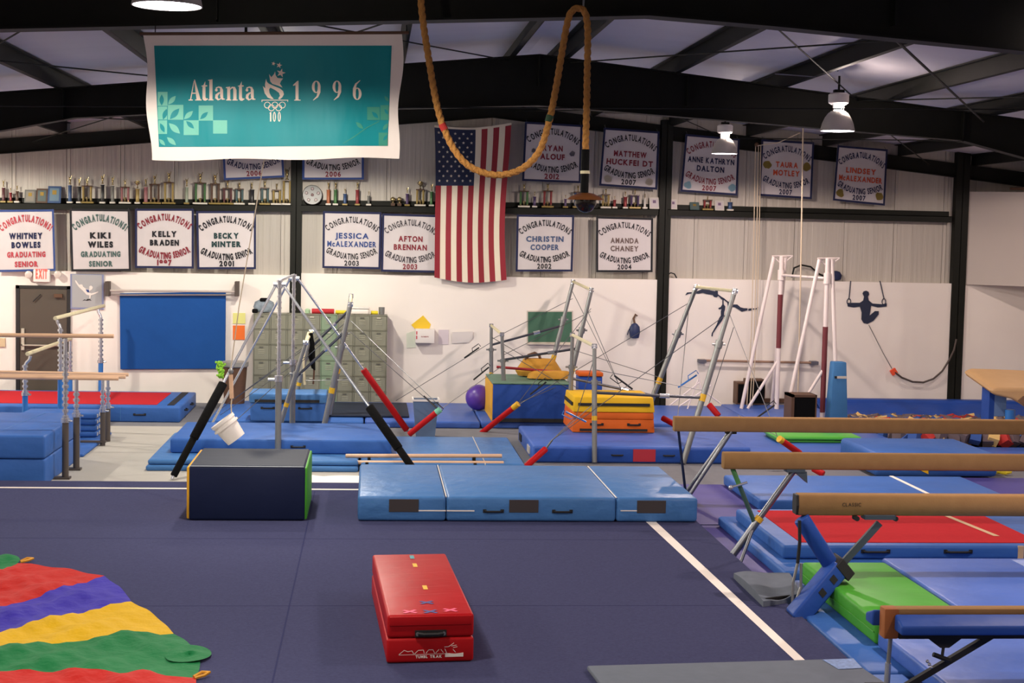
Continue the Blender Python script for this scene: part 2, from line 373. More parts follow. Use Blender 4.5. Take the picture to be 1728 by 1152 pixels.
# ================================================================== generic mats
def rbox(name, m, parent, x0, x1, y0, y1, z0, z1, bev=.025):
    return MB().box(x0, x1, y0, y1, z0, z1).build(name, m, parent, bevel=min(bev, (z1 - z0) * .45), smooth=True, seg=3)
def handle(parent, x, y, z, l=.2, m=None):     # webbing strap on a front face (facing -y)
    mm = MB(); mm.box(x - l / 2, x - l / 2 + .035, y - .008, y + .012, z - .018, z + .018).box(x + l / 2 - .035, x + l / 2, y - .008, y + .012, z - .018, z + .018)
    mm.path([(x - l / 2 + .02, y - .008, z), (x - l * .3, y - .022, z - .004), (x + l * .3, y - .022, z - .004), (x + l / 2 - .02, y - .008, z)], .012, 6)
    return mm.build('handle', m or M_black, parent)
def seam(parent, pts, r=.006, m=None): return MB().path(pts, r, 6).build('seam', m or M_blue3, parent)
def mat_thing(name, label, x0, x1, y0, y1, z0, z1, m, handles=(), seams=(), sm=None, group=None, bev=.03):
    t = thing(name, ((x0 + x1) / 2, (y0 + y1) / 2, z0), label, 'mat', group)
    rbox('body', m, t, x0, x1, y0, y1, z0, z1, bev)
    for hx in handles: handle(t, hx, y0, (z0 + z1) / 2)
    for sx in seams: seam(t, [(sx, y0 - .004, z0 + .02), (sx, y0 - .004, z1 - .01), (sx, y0 + .03, z1 + .004), (sx, y1 - .03, z1 + .004)], .007, sm)
    return t

# ---- left rear: red carpet topped landing mat
t = mat_thing('landing_mat', 'blue landing mat with red carpet top along the back wall by the door', -8.6, -3.02, 24.74, 27.0, .0, .25, M_blue, handles=(-3.65, -5.2, -6.6))
MB().box(-8.2, -3.42, 25.0, 26.8, .25, .256).build('carpet_top', M_redcar, t)
MB().box(-3.25, -3.14, 24.95, 26.9, .25, .258).build('strap', M_black, t)
for yy in (25.4, 26.2): MB().path([(-3.02, yy - .1, .14), (-2.98, yy - .06, .13), (-2.98, yy + .06, .13), (-3.02, yy + .1, .14)], .014, 6).build('handle', M_black, t)
for sx in (-3.95, -4.6, -5.3, -6.0): seam(t, [(sx, 24.736, .02), (sx, 24.736, .24)], .004, M_blue2)
# ---- crash mats at far left
t = mat_thing('crash_mat', 'lower blue crash mat of the stack under the parallel bars', -8.0, -3.85, 18.62, 20.85, .0, .325, M_blue, handles=(-4.6,))
t = mat_thing('crash_mat', 'upper blue crash mat of the stack under the parallel bars', -8.0, -3.85, 18.6, 20.89, .33, .61, M_blue, handles=(-4.62,))
seam(t, [(-4.5, 18.6, .605), (-4.3, 20.8, .612)], .005, M_blue2)
mat_thing('floor_mat', 'thin blue mat on the floor beside the parallel bar posts', -8.0, -3.83, 20.95, 23.2, .0, .05, M_blue)
for k in range(4):
    z = .052 + k * .088
    t = mat_thing('panel_mat', ['lowest', 'second lowest', 'second highest', 'topmost'][k] + ' blue folded panel mat stacked beside the parallel bars', -5.0, -3.94, 22.55, 23.1, z, z + .085, M_blue, group='folded panel mats')
    for q in range(3): MB().box(-3.944, -3.935, 22.6 + q * .17, 22.66 + q * .17, z + .02, z + .065).build('hook_strip', M_marble, t)

# ---- parallel bars
def post(parent, x, y, ztop, zsl, mlow, rl=.04, bend=None, collar=None):
    MB().tube((x, y, 0), (x, y, zsl), rl, n=12).build('post_sleeve', mlow, parent, smooth=True)
    m = MB(); m.tube((x, y, zsl - .05), (x, y, ztop - .14), rl * .6, n=12)
    z = zsl + .03
    while z < ztop - .16: m.tube((x, y, z), (x, y, z + .034), rl * .98, n=12); z += .075
    if bend: m.path([(x, y, ztop - .15), (x + bend * .3, y, ztop - .1), (x + bend * .8, y, ztop - .06), (x + bend, y, ztop)], rl * .6, 8)
    else: m.tube((x, y, ztop - .15), (x, y, ztop), rl * .6, n=8)
    m.build('notched_tube', M_chrome, parent, smooth=True)
    m = MB(); m.tube((x, y, zsl - .02), (x, y, zsl + .03), rl * 1.35, n=12).tube((x, y, zsl), (x + .09, y - .03, zsl), .014, n=8); m.build('clamp', M_chrome, parent, smooth=True)
def rail(parent, p, q, r=.026, m=None, name='rail'):
    return MB().tube(p, q, r, n=14).build(name, m or M_wood, parent, bevel=.006, smooth=True)
t = thing('parallel_bars', (-5, 19.5, 0), 'wooden parallel bars with one rail raised much higher, at left edge', 'parallel bars')
rail(t, (-7.0, 19.16, 1.745), at(192, 567, 19.16)); rail(t, (-7.0, 19.86, 1.175), at(200, 638.5, 19.86))
for x in (-3.72, -6.0):
    post(t, x, 19.16, 1.73, .72, M_brownpost); post(t, x, 19.86, 1.16, .7, M_brownpost)
MB().box(-6.2, -3.66, 19.1, 19.22, .0, .03).build('base_rail', M_brownpost, t); MB().box(-6.2, -3.66, 19.8, 19.92, .0, .03).build('base_rail', M_brownpost, t)
t = thing('parallel_bars', (-5, 22.3, 0), 'low wooden parallel bars with two level rails, behind the crash mats', 'parallel bars')
rail(t, (-7.0, 22.07, .985), at(212, 636, 22.07)); rail(t, (-7.0, 22.5, 1.0), at(217, 632, 22.5))
for x in (-3.77, -6.0):
    post(t, x, 22.07, .975, .5, M_brownpost, .036); post(t, x, 22.5, .985, .5, M_brownpost, .036)
MB().box(-6.2, -3.72, 22.02, 22.12, .05, .07).build('base_rail', M_brownpost, t)
t = thing('parallel_bars', (-5, 24.7, 0), 'chalky uneven parallel bars on blue posts, pointing at the back wall', 'parallel bars')
rail(t, at(93, 537, 22.75), at(175, 516, 26.45), .03, M_chalk); rail(t, at(46, 597, 23.25), at(119, 571.5, 26.6), .03, M_chalk)
for y, b2 in ((23.62, 1), (27.2 - .12, 1)):
    post(t, -4.66, min(y, 27.08), 1.70 if y < 25 else 1.66, .8 if y < 25 else .75, M_bluetube, .042, bend=-.05)
    post(t, -5.18, min(y, 27.08), 1.13 if y < 25 else 1.1, .55, M_bluetube, .042, bend=.08 if y < 25 else 0)
for x in (-4.66, -5.18): MB().box(x - .05, x + .05, 23.4, 24.7, .0, .04).build('base_foot', M_bluetube, t)

# ---- high bar in front of the lockers (side struts padded black and red)
t = thing('high_bar', (-1.2, 21.5, 0), 'chrome high bar with black and red padded struts in front of lockers', 'high bar')
N1, N2 = at(472, 476, 20.3), at(496, 466, 22.8)
rail(t, N1 + V((0, -.05, .02)), N2 + V((0, .05, .02)), .018, M_chrome)
for P in (N1, N2):
    m = MB(); m.tube((P.x, P.y, 1.15), P, .024, n=12)
    for k in range(14): m.tube((P.x, P.y, 1.25 + k * .075), (P.x, P.y, 1.27 + k * .075), .03, n=10)
    m.build('upper_post', M_chrome, t, smooth=True)
    MB().tube((P.x, P.y, 0), (P.x, P.y, 1.16), .042, n=14).build('lower_post', M_galv, t, smooth=True)
    m = MB(); m.tube((P.x, P.y, 1.12), (P.x, P.y, 1.2), .055, n=12).tube((P.x - .14, P.y, 1.15), (P.x + .05, P.y, 1.15), .018, n=8); m.build('clamp', M_chrome, t, smooth=True)
    m = MB(); m.tube(P + V((-.08, 0, -.03)), P + V((.08, 0, -.03)), .03, n=10).tube(P - V((0, 0, .08)), P + V((0, 0, .03)), .04, n=12); m.build('head_fitting', M_chrome, t, smooth=True)
def strut(A, B, pads, r=.018):
    A, B = V(A), V(B); MB().tube(A, B, r, n=10).build('strut', M_chrome, t, smooth=True)
    for f0, f1, rr, mm in pads: MB().tube(A + (B - A) * f0, A + (B - A) * f1, rr, n=14).build('strut_pad', mm, t, bevel=.012, smooth=True)
strut(N1 + V((-.05, 0, -.04)), gd(290, 808, .02), ((.52, .80, .058, M_blackpad), (.79, .985, .045, M_blackpad)))
strut(N1 + V((.05, 0, -.04)), gd(712, 812, .02), ((.63, .84, .058, M_blackpad), (.83, .985, .047, M_blackpad)))
strut(N2 + V((-.06, 0, -.04)), gd(357, 716, .115), ())
strut(N2 + V((.05, 0, -.02)), gd(692, 733, .02), ((.575, .97, .05, M_red),))

# ---- blue mats under and beside the high bar
mat_thing('floor_mat', 'wide blue base mat sticking out left beneath the thicker mat', -2.85, -.15, 19.82, 22.5, .0, .075, M_blue2)
mat_thing('floor_mat', 'blue mat layer sandwiched under the thick mat by the high bar', -2.83, -.15, 19.86, 22.5, .078, .145, M_blue2)
t = mat_thing('landing_mat', 'thick blue landing mat behind the navy block', -2.62, .28, 20.42, 22.18, .148, .34, M_blue, handles=(-.95,))
mat_thing('floor_mat', 'low blue mat under the wooden floor bars', -.12, 2.02, 19.9, 22.48, .0, .12, M_blue2, seams=(1.5,), sm=M_marble)
t = thing('floor_bars', (1, 20, .12), 'pair of long low wooden rails lying on the blue mat', 'bars')
for (pa, pb, Y) in (((583, 769), (847, 769), 20.15), ((578, 780), (850, 781), 19.95)):
    A, B = at(*pa, Y), at(*pb, Y); rail(t, A, B, .027)
    for f in (.15, .82): 
        P = A + (B - A) * f; MB().box(P.x - .02, P.x + .02, P.y - .05, P.y + .05, .12, P.z - .015).build('leg', M_steel, t)
t = MB().grid(lambda u, v: V((-.95 + 1.0 * u, 18.6 + .6 * v, .02 + .05 * abs(math.sin(3.1 * u + 2 * v)) * (1 - u) + .03 * v)), 16, 8).build('canvas_sheet', M_canvas, smooth=2)
tag(t, 'crumpled off-white canvas sheet on the floor right of the navy block', 'sheet')

# ---- rear run of blue floor mats along the wall
bounds = [-2.55, -.1, 1.75, 4.2, 6.3, 8.0]
nm = ['blue floor mat under the small blue block by the lockers', 'blue floor mat beside the grey bin', 'blue floor mat under the big blue block with yellow end', 'blue floor mat below the hanging bag at the wall', 'blue floor mat under the white high bar frame']
for k in range(5):
    mat_thing('floor_mat', nm[k], bounds[k] + .01, bounds[k + 1] - .01, 24.28 + .06 * k, 27.0 if k < 4 else 27.3, .0, .11, M_bluep if k else M_blue)
t = mat_thing('tumbling_mat', 'thin dark navy mat lying flat in front of the lockers', -.75, .62, 24.75, 26.6, .112, .15, M_navytop)
# small blue block with black strap
t = thing('spotting_block', (-1.28, 24.6, .11), 'small blue vinyl block with black strap standing before the lockers', 'block')
rbox('lower_body', M_blue, t, -1.87, -.71, 24.15, 24.85, .112, .4); rbox('lid', M_blue2, t, -1.89, -.69, 24.13, 24.87, .4, .55)
MB().box(-1.8, -.8, 24.118, 24.135, .41, .455).build('strap', M_black, t)
for x in (-1.6, -1.02): handle(t, x, 24.15, .32, .22)

# ---- lockers
LZ = 0.02; lx0 = at(427, 600, 27.0).x; lw = (at(653, 600, 27.0).x - lx0) / 8; lh = (at(540, 531, 27.0).z - LZ) / 6
for k in range(8):
    x0 = lx0 + k * lw; mm = M_lockgr if k == 4 else M_locker
    t = thing('locker_unit', (x0 + lw / 2, 27.25, LZ), ('green' if k == 4 else 'grey') + ' metal locker column, ' + ORD[k] + ' from the left in the locker bank', 'locker', 'metal lockers')
    m = MB(); m.box(x0, x0 + .012, 27.0, 27.5, LZ, LZ + 6 * lh).box(x0 + lw - .014, x0 + lw - .002, 27.0, 27.5, LZ, LZ + 6 * lh).box(x0, x0 + lw - .002, 27.05, 27.5, LZ, LZ + 6 * lh)
    for r in range(7): m.box(x0, x0 + lw - .002, 27.0, 27.1, LZ + r * lh - .006, LZ + r * lh + .006)
    m.build('body', mm, t)
    for r in range(6):
        zb = LZ + r * lh
        d = MB().box(x0 + .018, x0 + lw - .02, 27.005, 27.045, zb + .012, zb + lh - .012).build('door', mm, t)
        v = MB()
        for q in range(3): v.box(x0 + lw * .3, x0 + lw * .68, 26.998, 27.006, zb + lh * (.42 + .11 * q), zb + lh * (.42 + .11 * q) + .009)
        v.build('vents', M_louv, d)
        MB().box(x0 + lw * .36, x0 + lw * .6, 26.994, 27.006, zb + lh * .8, zb + lh * .88).build('name_plate', M_plate if (k * 7 + r * 3) % 4 == 0 else M_slot, d)
LT = LZ + 6 * lh + .008
def P27(px, py, Y=27.25): return at(px, py, Y)
t = thing('duffel_bag', P27(445, 530), 'patterned duffel bag heaped on the left end of the lockers', 'bag')
x0 = at(427, 525, 27.2).x; x1 = at(464, 525, 27.2).x
m = MB(); m.lathe([(.02, 0), (.11, .02), (.14, .1), (.12, .19), (.06, .23), (.02, .235)], ((x0 + x1) / 2, 27.22, LT), 18, ax=(1.35, 0, 0))
m.build('body', mat('floral cloth', '#7d8a94', .85, var=.7, vscale=14), t, smooth=True)
MB().box(x0 - .01, x0 + .09, 27.08, 27.2, LT, LT + .07).build('dark_pouch', M_blackpad, t, bevel=.02)
MB().box(x0 + .12, x0 + .26, 27.1, 27.25, LT + .2, LT + .26).build('cap', M_blackpad, t, bevel=.02)
def roll(pa, pb, r, mm, label, cat='roller', Y=27.2):
    A, B = at(*pa, Y), at(*pb, Y); A.z = B.z = LT + r
    o = MB().tube(A, B, r, n=16).build('foam_roller', mm, bevel=.01, smooth=True); return tag(o, label, cat)
roll((526, 525), (564, 525), .045, mat('red foam roll', '#b3202a', .7), 'red foam roller lying on top of the lockers')
roll((566, 527), (589, 527), .032, mat('yellow foam roll', '#e3d02a', .7), 'longer yellow foam roller beside the red one on the lockers', Y=27.25)
roll((626, 527), (638, 527), .032, mat('yellow foam roll', '#e3d02a', .7), 'short yellow foam roller beside the white tub on the lockers', Y=27.25)
A, B = at(592, 525, 27.25), at(624, 525, 27.25)
t = thing('storage_tub', ((A.x + B.x) / 2, 27.25, LT), 'white plastic tub on top of the lockers', 'tub')
rbox('body', M_white, t, A.x + .01, B.x - .01, 27.13, 27.36, LT, LT + .1, .03); rbox('lid', M_white, t, A.x, B.x, 27.12, 27.37, LT + .1, LT + .125, .01)
A = at(644, 525, 27.25); t = MB().lathe([(.05, 0), (.055, .13), (.048, .13), (.045, .01)], (A.x, 27.25, LT), 16).build('tumbler', M_galv, smooth=True); tag(t, 'small grey metal cup on the right end of the lockers', 'cup')
A = at(519, 526, 27.25); t = MB().lathe([(.045, 0), (.05, .06), (.03, .08), (.01, .085)], (A.x, 27.3, LT), 12).build('plastic_pot', mat('mint plastic', '#a9c9a4', .5), smooth=True); tag(t, 'small mint green pot behind the red roller on the lockers', 'pot')

# ---- rubbish bins
A, B = at(372, 612, 26.5), at(418, 612, 26.5); cx, rr = (A.x + B.x) / 2, (B.x - A.x) / 2
t = thing('rubbish_bin', (cx, 26.6, 0), 'dark brown rubbish bin with grey liner left of the lockers', 'bin')
MB().lathe([(rr * .72, 0), (rr * .95, A.z), (rr * .88, A.z), (rr * .66, .04)], (cx, 26.6, 0), 20).build('body', M_woodbr, t, smooth=True)
MB().lathe([(rr * .9, A.z - .08), (rr * 1.03, A.z - .06), (rr * 1.03, A.z + .015), (rr * .9, A.z + .02)], (cx, 26.6, 0), 20).build('liner_rim', mat('grey liner', '#8c8a86', .5), t, smooth=True)
t = thing('cleaning_mitt', (cx - rr, 26.35, A.z - .2), 'lime green fluffy mitt draped over the brown bin edge', 'mitt')
m = MB()
for k in range(60): m.ball((cx - rr * .92 + random.gauss(0, .03), 26.32 + random.uniform(-.03, .03), A.z + .03 - random.random() * .26), random.uniform(.014, .03), 6)
m.build('pile', mat('lime pile', '#8cc83a', .9), t, smooth=True)
t = thing('rubbish_bin', (.83, 23.3, 0), 'tall translucent grey-blue bin standing by the red padded anchor', 'bin')
mg = mat('grey blue plastic', '#5d7596', .4); A, B = at(697, 676, 23.2), at(740, 676, 23.2)
m = MB(); w0, w1 = .14, (B.x - A.x) / 2
m.add([(.83 + sx * w, 23.3 + sy * w, z) for w, z in ((w0, 0), (w1, .575), (w1 * .92, .575), (w0 * .9, .03)) for sx, sy in ((-1, -1), (1, -1), (1, 1), (-1, 1))],
      [(3, 2, 1, 0)] + [(r * 4 + i, r * 4 + (i + 1) % 4, r * 4 + 4 + (i + 1) % 4, r * 4 + 4 + i) for r in range(3) for i in range(4)] + [(12, 13, 14, 15)])
m.build('body', mg, t)
m = MB(); w2 = w1 + .012
for (xa, xb_, ya, yb) in ((-w2, w2, -w2, -w2 + .02), (-w2, w2, w2 - .02, w2), (-w2, -w2 + .02, -w2 + .02, w2 - .02), (w2 - .02, w2, -w2 + .02, w2 - .02)): m.box(.83 + xa, .83 + xb_, 23.3 + ya, 23.3 + yb, .565, .595)
m.build('rim', M_white, t)

# ---- uneven bar sets
def cable(parent, A, B, r=.0055, m=None): return MB().tube(A, B, r, n=5).build('cable', m or M_cable, parent)
def turnbuckle(parent, P, d, mm=None, l=.16):
    d = V(d).normalized(); P = V(P); m = MB(); m.tube(P - d * l, P + d * l, .013, n=8)
    s_ = d.cross(V((0, 1, 0))).normalized(); m.path([P + d * .02, P + d * .05 + s_ * .06, P + d * .19 + s_ * .06, P + d * .19], .007, 6)
    return m.build('turnbuckle', mm or M_black, parent)
def ubars(label, loc, low, high, tops, feet, spread):
    t = thing('uneven_bars', loc, label, 'uneven bars')
    rail(t, low[0], low[1], .024, M_chalk, 'low_rail'); rail(t, high[0], high[1], .024, M_chalk, 'high_rail')
    for T, Fo, r in ((low[0], feet[0], .036), (low[1], feet[1], .036), (high[0], feet[2], .042), (high[1], feet[3], .042)):
        T, Fo = V(T), V(Fo); d = Fo - T
        MB().tube(T + d * .3, Fo, r, n=12).build('upright', M_galv, t, smooth=True)
        MB().tube(T, T + d * .32, r * .78, n=12).build('upper_upright', M_galv, t, smooth=True)
        m = MB(); m.tube(T + d * .29, T + d * .33, r * 1.3, n=12).tube(T + d * .31 + V((-.09, 0, 0)), T + d * .31 + V((.09, 0, 0)), .014, n=8); m.build('clamp', M_galv, t, smooth=True)
        m = MB(); m.tube(T - V((.035, 0, 0)), T + V((.035, 0, 0)), .034, n=10).tube(T + d * .02, T - d * .015, .036, n=10); m.build('rail_fitting', M_chrome, t, smooth=True)
        MB().tube(T + d * .60, T + d * .64, r * 1.04, n=12).build('marker_band', mat('yellow tape', '#d8a91e', .5), t)
    for i, (f1, f2) in enumerate(spread):
        A = V(low[i]) + (V(feet[i]) - V(low[i])) * f1; B = V(high[i]) + (V(feet[2 + i]) - V(high[i])) * f2
        MB().tube(A, B, .02, n=8).build('spreader', mat('spreader steel', '#4c4e57', .4, metal=.6), t, smooth=True)
        M2 = A + (B - A) * .6; MB().tube(M2, M2 + (B - A) * .09, .03, n=8).build('spreader_clamp', M_chrome, t)
    return t
def anchor(t, px0, px1, Y0, Y1, mm, band=None):       # padded floor anchor between two pixels
    A, B = at(*px0, Y0), at(*px1, Y1); MB().tube(A, B, .045, n=12).build('anchor_pad', mm, t, bevel=.01, smooth=True)
    if band: MB().tube(B - (B - A) * .1, B + (B - A) * .04, .047, n=12).build('anchor_band', band, t, smooth=True)
    return A, B
# set before the lockers
lo = (at(516, 578, 22.4), at(526, 559, 24.8)); hi = (at(591.5, 513, 22.4), at(592.5, 499, 24.8))
t1 = ubars('uneven bars with hand grips hanging from them before the lockers', (-.9, 23.6, 0), lo, hi, 0,
           ((-1.38, 22.4, .02), (-1.27, 24.8, .112), (-.72, 22.4, .02), (-.66, 24.8, .112)), ((.36, .2), (.24, .12)))
cable(t1, hi[0] - V((.05, 0, .25)), gd(395, 712, .12)); cable(t1, hi[1] - V((.05, 0, .3)), gd(372, 690, .12)); cable(t1, lo[0] - V((0, 0, .2)), gd(372, 700, .12)); cable(t1, lo[1] - V((0, 0, .2)), gd(380, 684, .12))
A0, B0 = anchor(t1, (690, 733), (741, 692), 22.95, 22.85, M_red, mat('mint tape', '#7fc9a8', .6))
cable(t1, hi[0] - V((0, 0, .4)), B0); cable(t1, hi[1] - V((0, 0, .4)), B0 + V((.03, .05, .04))); turnbuckle(t1, at(728, 680, 22.85), at(740, 690, 22.85) - at(715, 667, 22.85))
cable(t1, lo[0] - V((0, 0, .55)), hi[0] - V((-.02, 0, 1.1)))
t = thing('hand_grips', lo[1] - V((0, .1, .8)), 'black and brown hand grips and straps hanging from the low bar', 'grips')
P = at(524, 562, 23.6)
MB().path([P + V((-.02, 0, 0)), P + V((.03, 0, -.15)), P + V((.0, 0, -.35)), P + V((.05, 0, -.55)), P + V((.04, 0, -.28)), P], .035, 8).build('leather_grip', M_blackpad, t, smooth=True)
MB().path([P + V((-.03, 0, .01)), P + V((-.09, -.3, -.2)), P + V((-.08, -.4, -.5)), P + V((-.06, -.4, -.75))], .018, 6).build('cloth_strap', M_chalk, t, smooth=True)
MB().path([P + V((.05, 0, -.2)), P + V((.06, 0, -.6)), P + V((.05, 0, -.78))], .015, 6).build('thin_strap', M_woodbr, t)
# centre set
lo = (at(847, 564, 24.7), at(829, 549, 27.0)); hi = (at(998, 489, 24.7), at(967, 475, 27.0))
t2 = ubars('uneven bars in the middle, beside the big blue block and the chalkboard', (2.7, 25.5, 0), lo, hi, 0,
           ((2.17, 24.7, .112), (2.12, 27.0, .112), (3.07, 24.7, .112), (3.02, 27.0, .112)), ((.3, .45), (.25, .36)))
A0, B0 = anchor(t2, (812, 731), (872, 683), 24.0, 23.6, M_red, mat('yellow tape', '#d8a91e', .5))
cable(t2, hi[0] - V((0, 0, .3)), B0); cable(t2, B0 + V((.03, 0, .03)), at(969, 640, 24.7)); turnbuckle(t2, at(908, 655, 23.7), at(920, 645, 23.7) - at(890, 668, 23.7))
cable(t2, lo[1] - V((0, 0, .3)), at(668, 676, 26.6)); turnbuckle(t2, at(796, 595, 26.9), at(806, 588, 26.9) - at(786, 602, 26.9)); cable(t2, lo[0] - V((-.03, 0, .5)), at(741, 692, 22.85)); turnbuckle(t2, at(812, 630, 24.5), at(822, 622, 24.5) - at(800, 640, 24.5))
cable(t2, hi[0] + V((0, 0, -.35)), lo[0] + V((0, 0, -.35))); cable(t2, hi[1] + V((0, 0, -.3)), lo[1] + V((0, 0, -.25)))
cable(t2, hi[1] + V((-.02, 0, -.15)), gd(1066, 692, .115)); cable(t2, hi[0] + V((-.05, 0, -.35)), gd(1074, 718, .115))
cable(t2, lo[1] - V((0, 0, .2)), gd(1078, 716, .115)); cable(t2, lo[0] - V((0, 0, .25)), gd(1072, 720, .115))
rl = MB().tube(at(838, 619, 25.0), at(952, 628, 25.0), .022, n=10).build('foam_tube', mat('red tube', '#9c1f2b', .5), smooth=True); tag(rl, 'thin red tube lying across the bag on the big blue block', 'tube')
# right set
lo = (at(1003, 584, 20.9), at(966, 565, 23.2)); hi = (at(1240, 491, 20.9), at(1175, 484, 23.2))
t3 = ubars('uneven bars with slanted tall uprights in front of the wall silhouettes', (3.9, 22.0, 0), lo, hi, 0,
           ((3.06, 20.72, .02), (3.03, 23.2, .02), (4.29, 20.72, .02), (4.09, 23.3, .02)), ((.4, .62), (.42, .72)))
def on(T, Fo, f): return V(T) + (V(Fo) - V(T)) * f
HF0, HF1, LF0, LF1 = (4.29, 20.72, .02), (4.09, 23.3, .02), (3.06, 20.72, .02), (3.03, 23.2, .02)
tb = at(932, 742, 20.5)
for A, B in ((on(hi[1], HF1, .1), at(873, 684, 23.6)), (on(hi[0], HF0, .13), tb), (on(lo[0], LF0, .1), at(972, 703, 21.0)), (at(972, 703, 21.0), tb), (on(hi[0], HF0, .12), at(1312, 737, 20.0)),
             (on(hi[1], HF1, .12), at(1142, 718, 22.4)), (on(lo[1], LF1, .14), on(hi[1], HF1, .6)), (on(lo[0], LF0, .2), on(hi[0], HF0, .58))):
    cable(t3, A, B)
for P, Q, Y, mm in (((1052, 645), (1040, 636), 21.2, M_black), ((1160, 643), (1175, 633), 21.6, M_bluetube), ((972, 703), (960, 697), 21.0, M_bluetube), ((1292, 694), (1306, 684), 22.2, M_black)): turnbuckle(t3, at(*P, Y), at(*Q, Y) - at(*P, Y), mm)
anchor(t3, (885, 789), (921, 757), 20.3, 20.5, M_red); tb = at(932, 742, 20.5); cable(t3, at(921, 757, 20.5), tb, .014); cable(t3, tb, at(1003, 680, 20.8))
anchor(t3, (1118, 705), (1142, 718), 22.6, 22.4, M_red); anchor(t3, (1196, 682), (1213, 702), 21.4, 21.3, M_red); cable(t3, hi[0] - V((0, 0, .5)), at(1196, 682, 21.4))
anchor(t3, (1350, 765), (1316, 741), 20.2, 20.0, M_red, mat('yellow tape', '#d8a91e', .5)); cable(t3, at(1310, 735, 20.0), at(1245, 700, 20.6)); anchor(t3, (1390, 800), (1372, 790), 19.6, 19.7, M_red)

# ---- big blue block with yellow end and sage top, bag on it
t = thing('foam_block', (2.55, 25, .112), 'large blue foam block with yellow end and sage green top', 'block')
x0, x1, y0, y1, z0, z1 = 1.93, 3.17, 24.32, 25.85, .115, .74
rbox('body', M_blue3, t, x0, x1, y0, y1, z0, z1 - .02, .02)
MB().box(x0 - .012, x0 + .01, y0 + .01, y1 - .01, z0 + .01, z1 - .03).build('end_panel', M_gyell, t, bevel=.005)
MB().box(x0 - .005, x1 + .005, y0 - .005, y1, z1 - .02, z1).build('top_panel', M_sage, t, bevel=.006)
MB().box(x0 + .02, x1 - .02, y0 - .008, y0 + .01, z0 + .0, z0 + .06).build('strap', M_black, t)
t = thing('canvas_bag', (2.85, 25.2, z1), 'yellow-brown canvas bag slumped on the big blue block', 'bag')
mb_ = mat('mustard canvas', '#b98527', .8, var=.25, vscale=6, bump=.3, bscale=8)
m = MB(); m.lathe([(.03, 0), (.30, .02), (.34, .1), (.27, .22), (.22, .3), (.05, .31)], (2.78, 25.45, z1), 20, ax=(1.15, 0, 0), ay=(0, .6, 0)); m.build('body', mb_, t, smooth=True)
m = MB(); m.lathe([(.03, 0), (.30, .02), (.28, .1), (.22, .14), (.05, .15)], (2.93, 25.0, z1), 18, ax=(1.3, 0, 0), ay=(0, .5, 0)); m.build('flap', mb_, t, smooth=True)
MB().path([(2.55, 25.4, z1 + .28), (2.6, 25.4, z1 + .36), (2.7, 25.4, z1 + .4), (2.78, 25.4, z1 + .36), (2.8, 25.4, z1 + .29)], .025, 8).build('handle', M_woodbr, t, smooth=True)
c0 = at(808, 661, 25.4); rb = .22
t = MB().ball((c0.x + .03, 25.9, .112 + rb), rb, 28).build('exercise_ball', mat('purple rubber', '#5b3aa0', .35), smooth=2); tag(t, 'purple exercise ball left of the big blue block', 'ball')

# ---- main blue landing mat with red patch, orange and yellow vault block
t = mat_thing('landing_mat', 'wide blue landing mat with red square patch on its front', 2.22, 5.25, 20.78, 22.95, .0, .235, M_bluep, handles=(3.38, 4.1))
rbox('front_panel', M_blue3, t, 2.24, 5.24, 20.765, 20.79, .02, .2, .008)
MB().box(3.6, 3.91, 20.757, 20.77, .03, .2).build('patch', mat('red patch', '#a82336', .6), t)
for yy in (21.2, 22.4): MB().box(2.205, 2.225, yy, yy + .3, .06, .16).build('label_patch', M_marble if yy < 22 else M_black, t)
t = thing('vault_block', (3.53, 22.7, .235), 'orange and yellow trapezoid vault block on the blue mat', 'block')
def trap(name, mm, a0, a1, z0, z1):
    x0, x1 = 2.94, 4.16; y0, y1 = 22.2, 23.3
    m = MB(); m.add([(x0 + a, y0 + a, z) if i == 0 else (x1 - a, y0 + a, z) if i == 1 else (x1 - a, y1 - a, z) if i == 2 else (x0 + a, y1 - a, z) for a, z in ((a0, z0), (a1, z1)) for i in range(4)],
                    [(3, 2, 1, 0), (4, 5, 6, 7), (0, 1, 5, 4), (1, 2, 6, 5), (2, 3, 7, 6), (3, 0, 4, 7)])
    return m.build(name, mm, t, bevel=.012, smooth=True)
trap('lower_section', M_orange, .0, .015, .24, .43); trap('middle_section', M_orange, .012, .02, .433, .535); trap('lid', M_yellow, .005, .03, .538, .755)
MB().box(3.02, 4.08, 22.195, 22.215, .63, .67).build('strap', M_black, t); MB().box(3.05, 4.05, 22.19, 22.205, .26, .295).build('strap', M_black, t)
for x in (3.3, 3.85): handle(t, x, 22.205, .36, .2)
MB().box(2.935, 2.95, 22.3, 23.2, .62, .67).build('strap', M_black, t)
t = thing('storage_bin', at(997, 660, 26.3), 'blue bin with orange lid behind the orange vault block', 'bin')
A, B = at(977, 628, 26.3), at(1017, 628, 26.3)
rbox('body', M_blue3, t, A.x, B.x, 26.3, 26.7, .112, A.z - .07, .02); rbox('lid', M_orange, t, A.x - .01, B.x + .01, 26.28, 26.72, A.z - .07, A.z, .015)

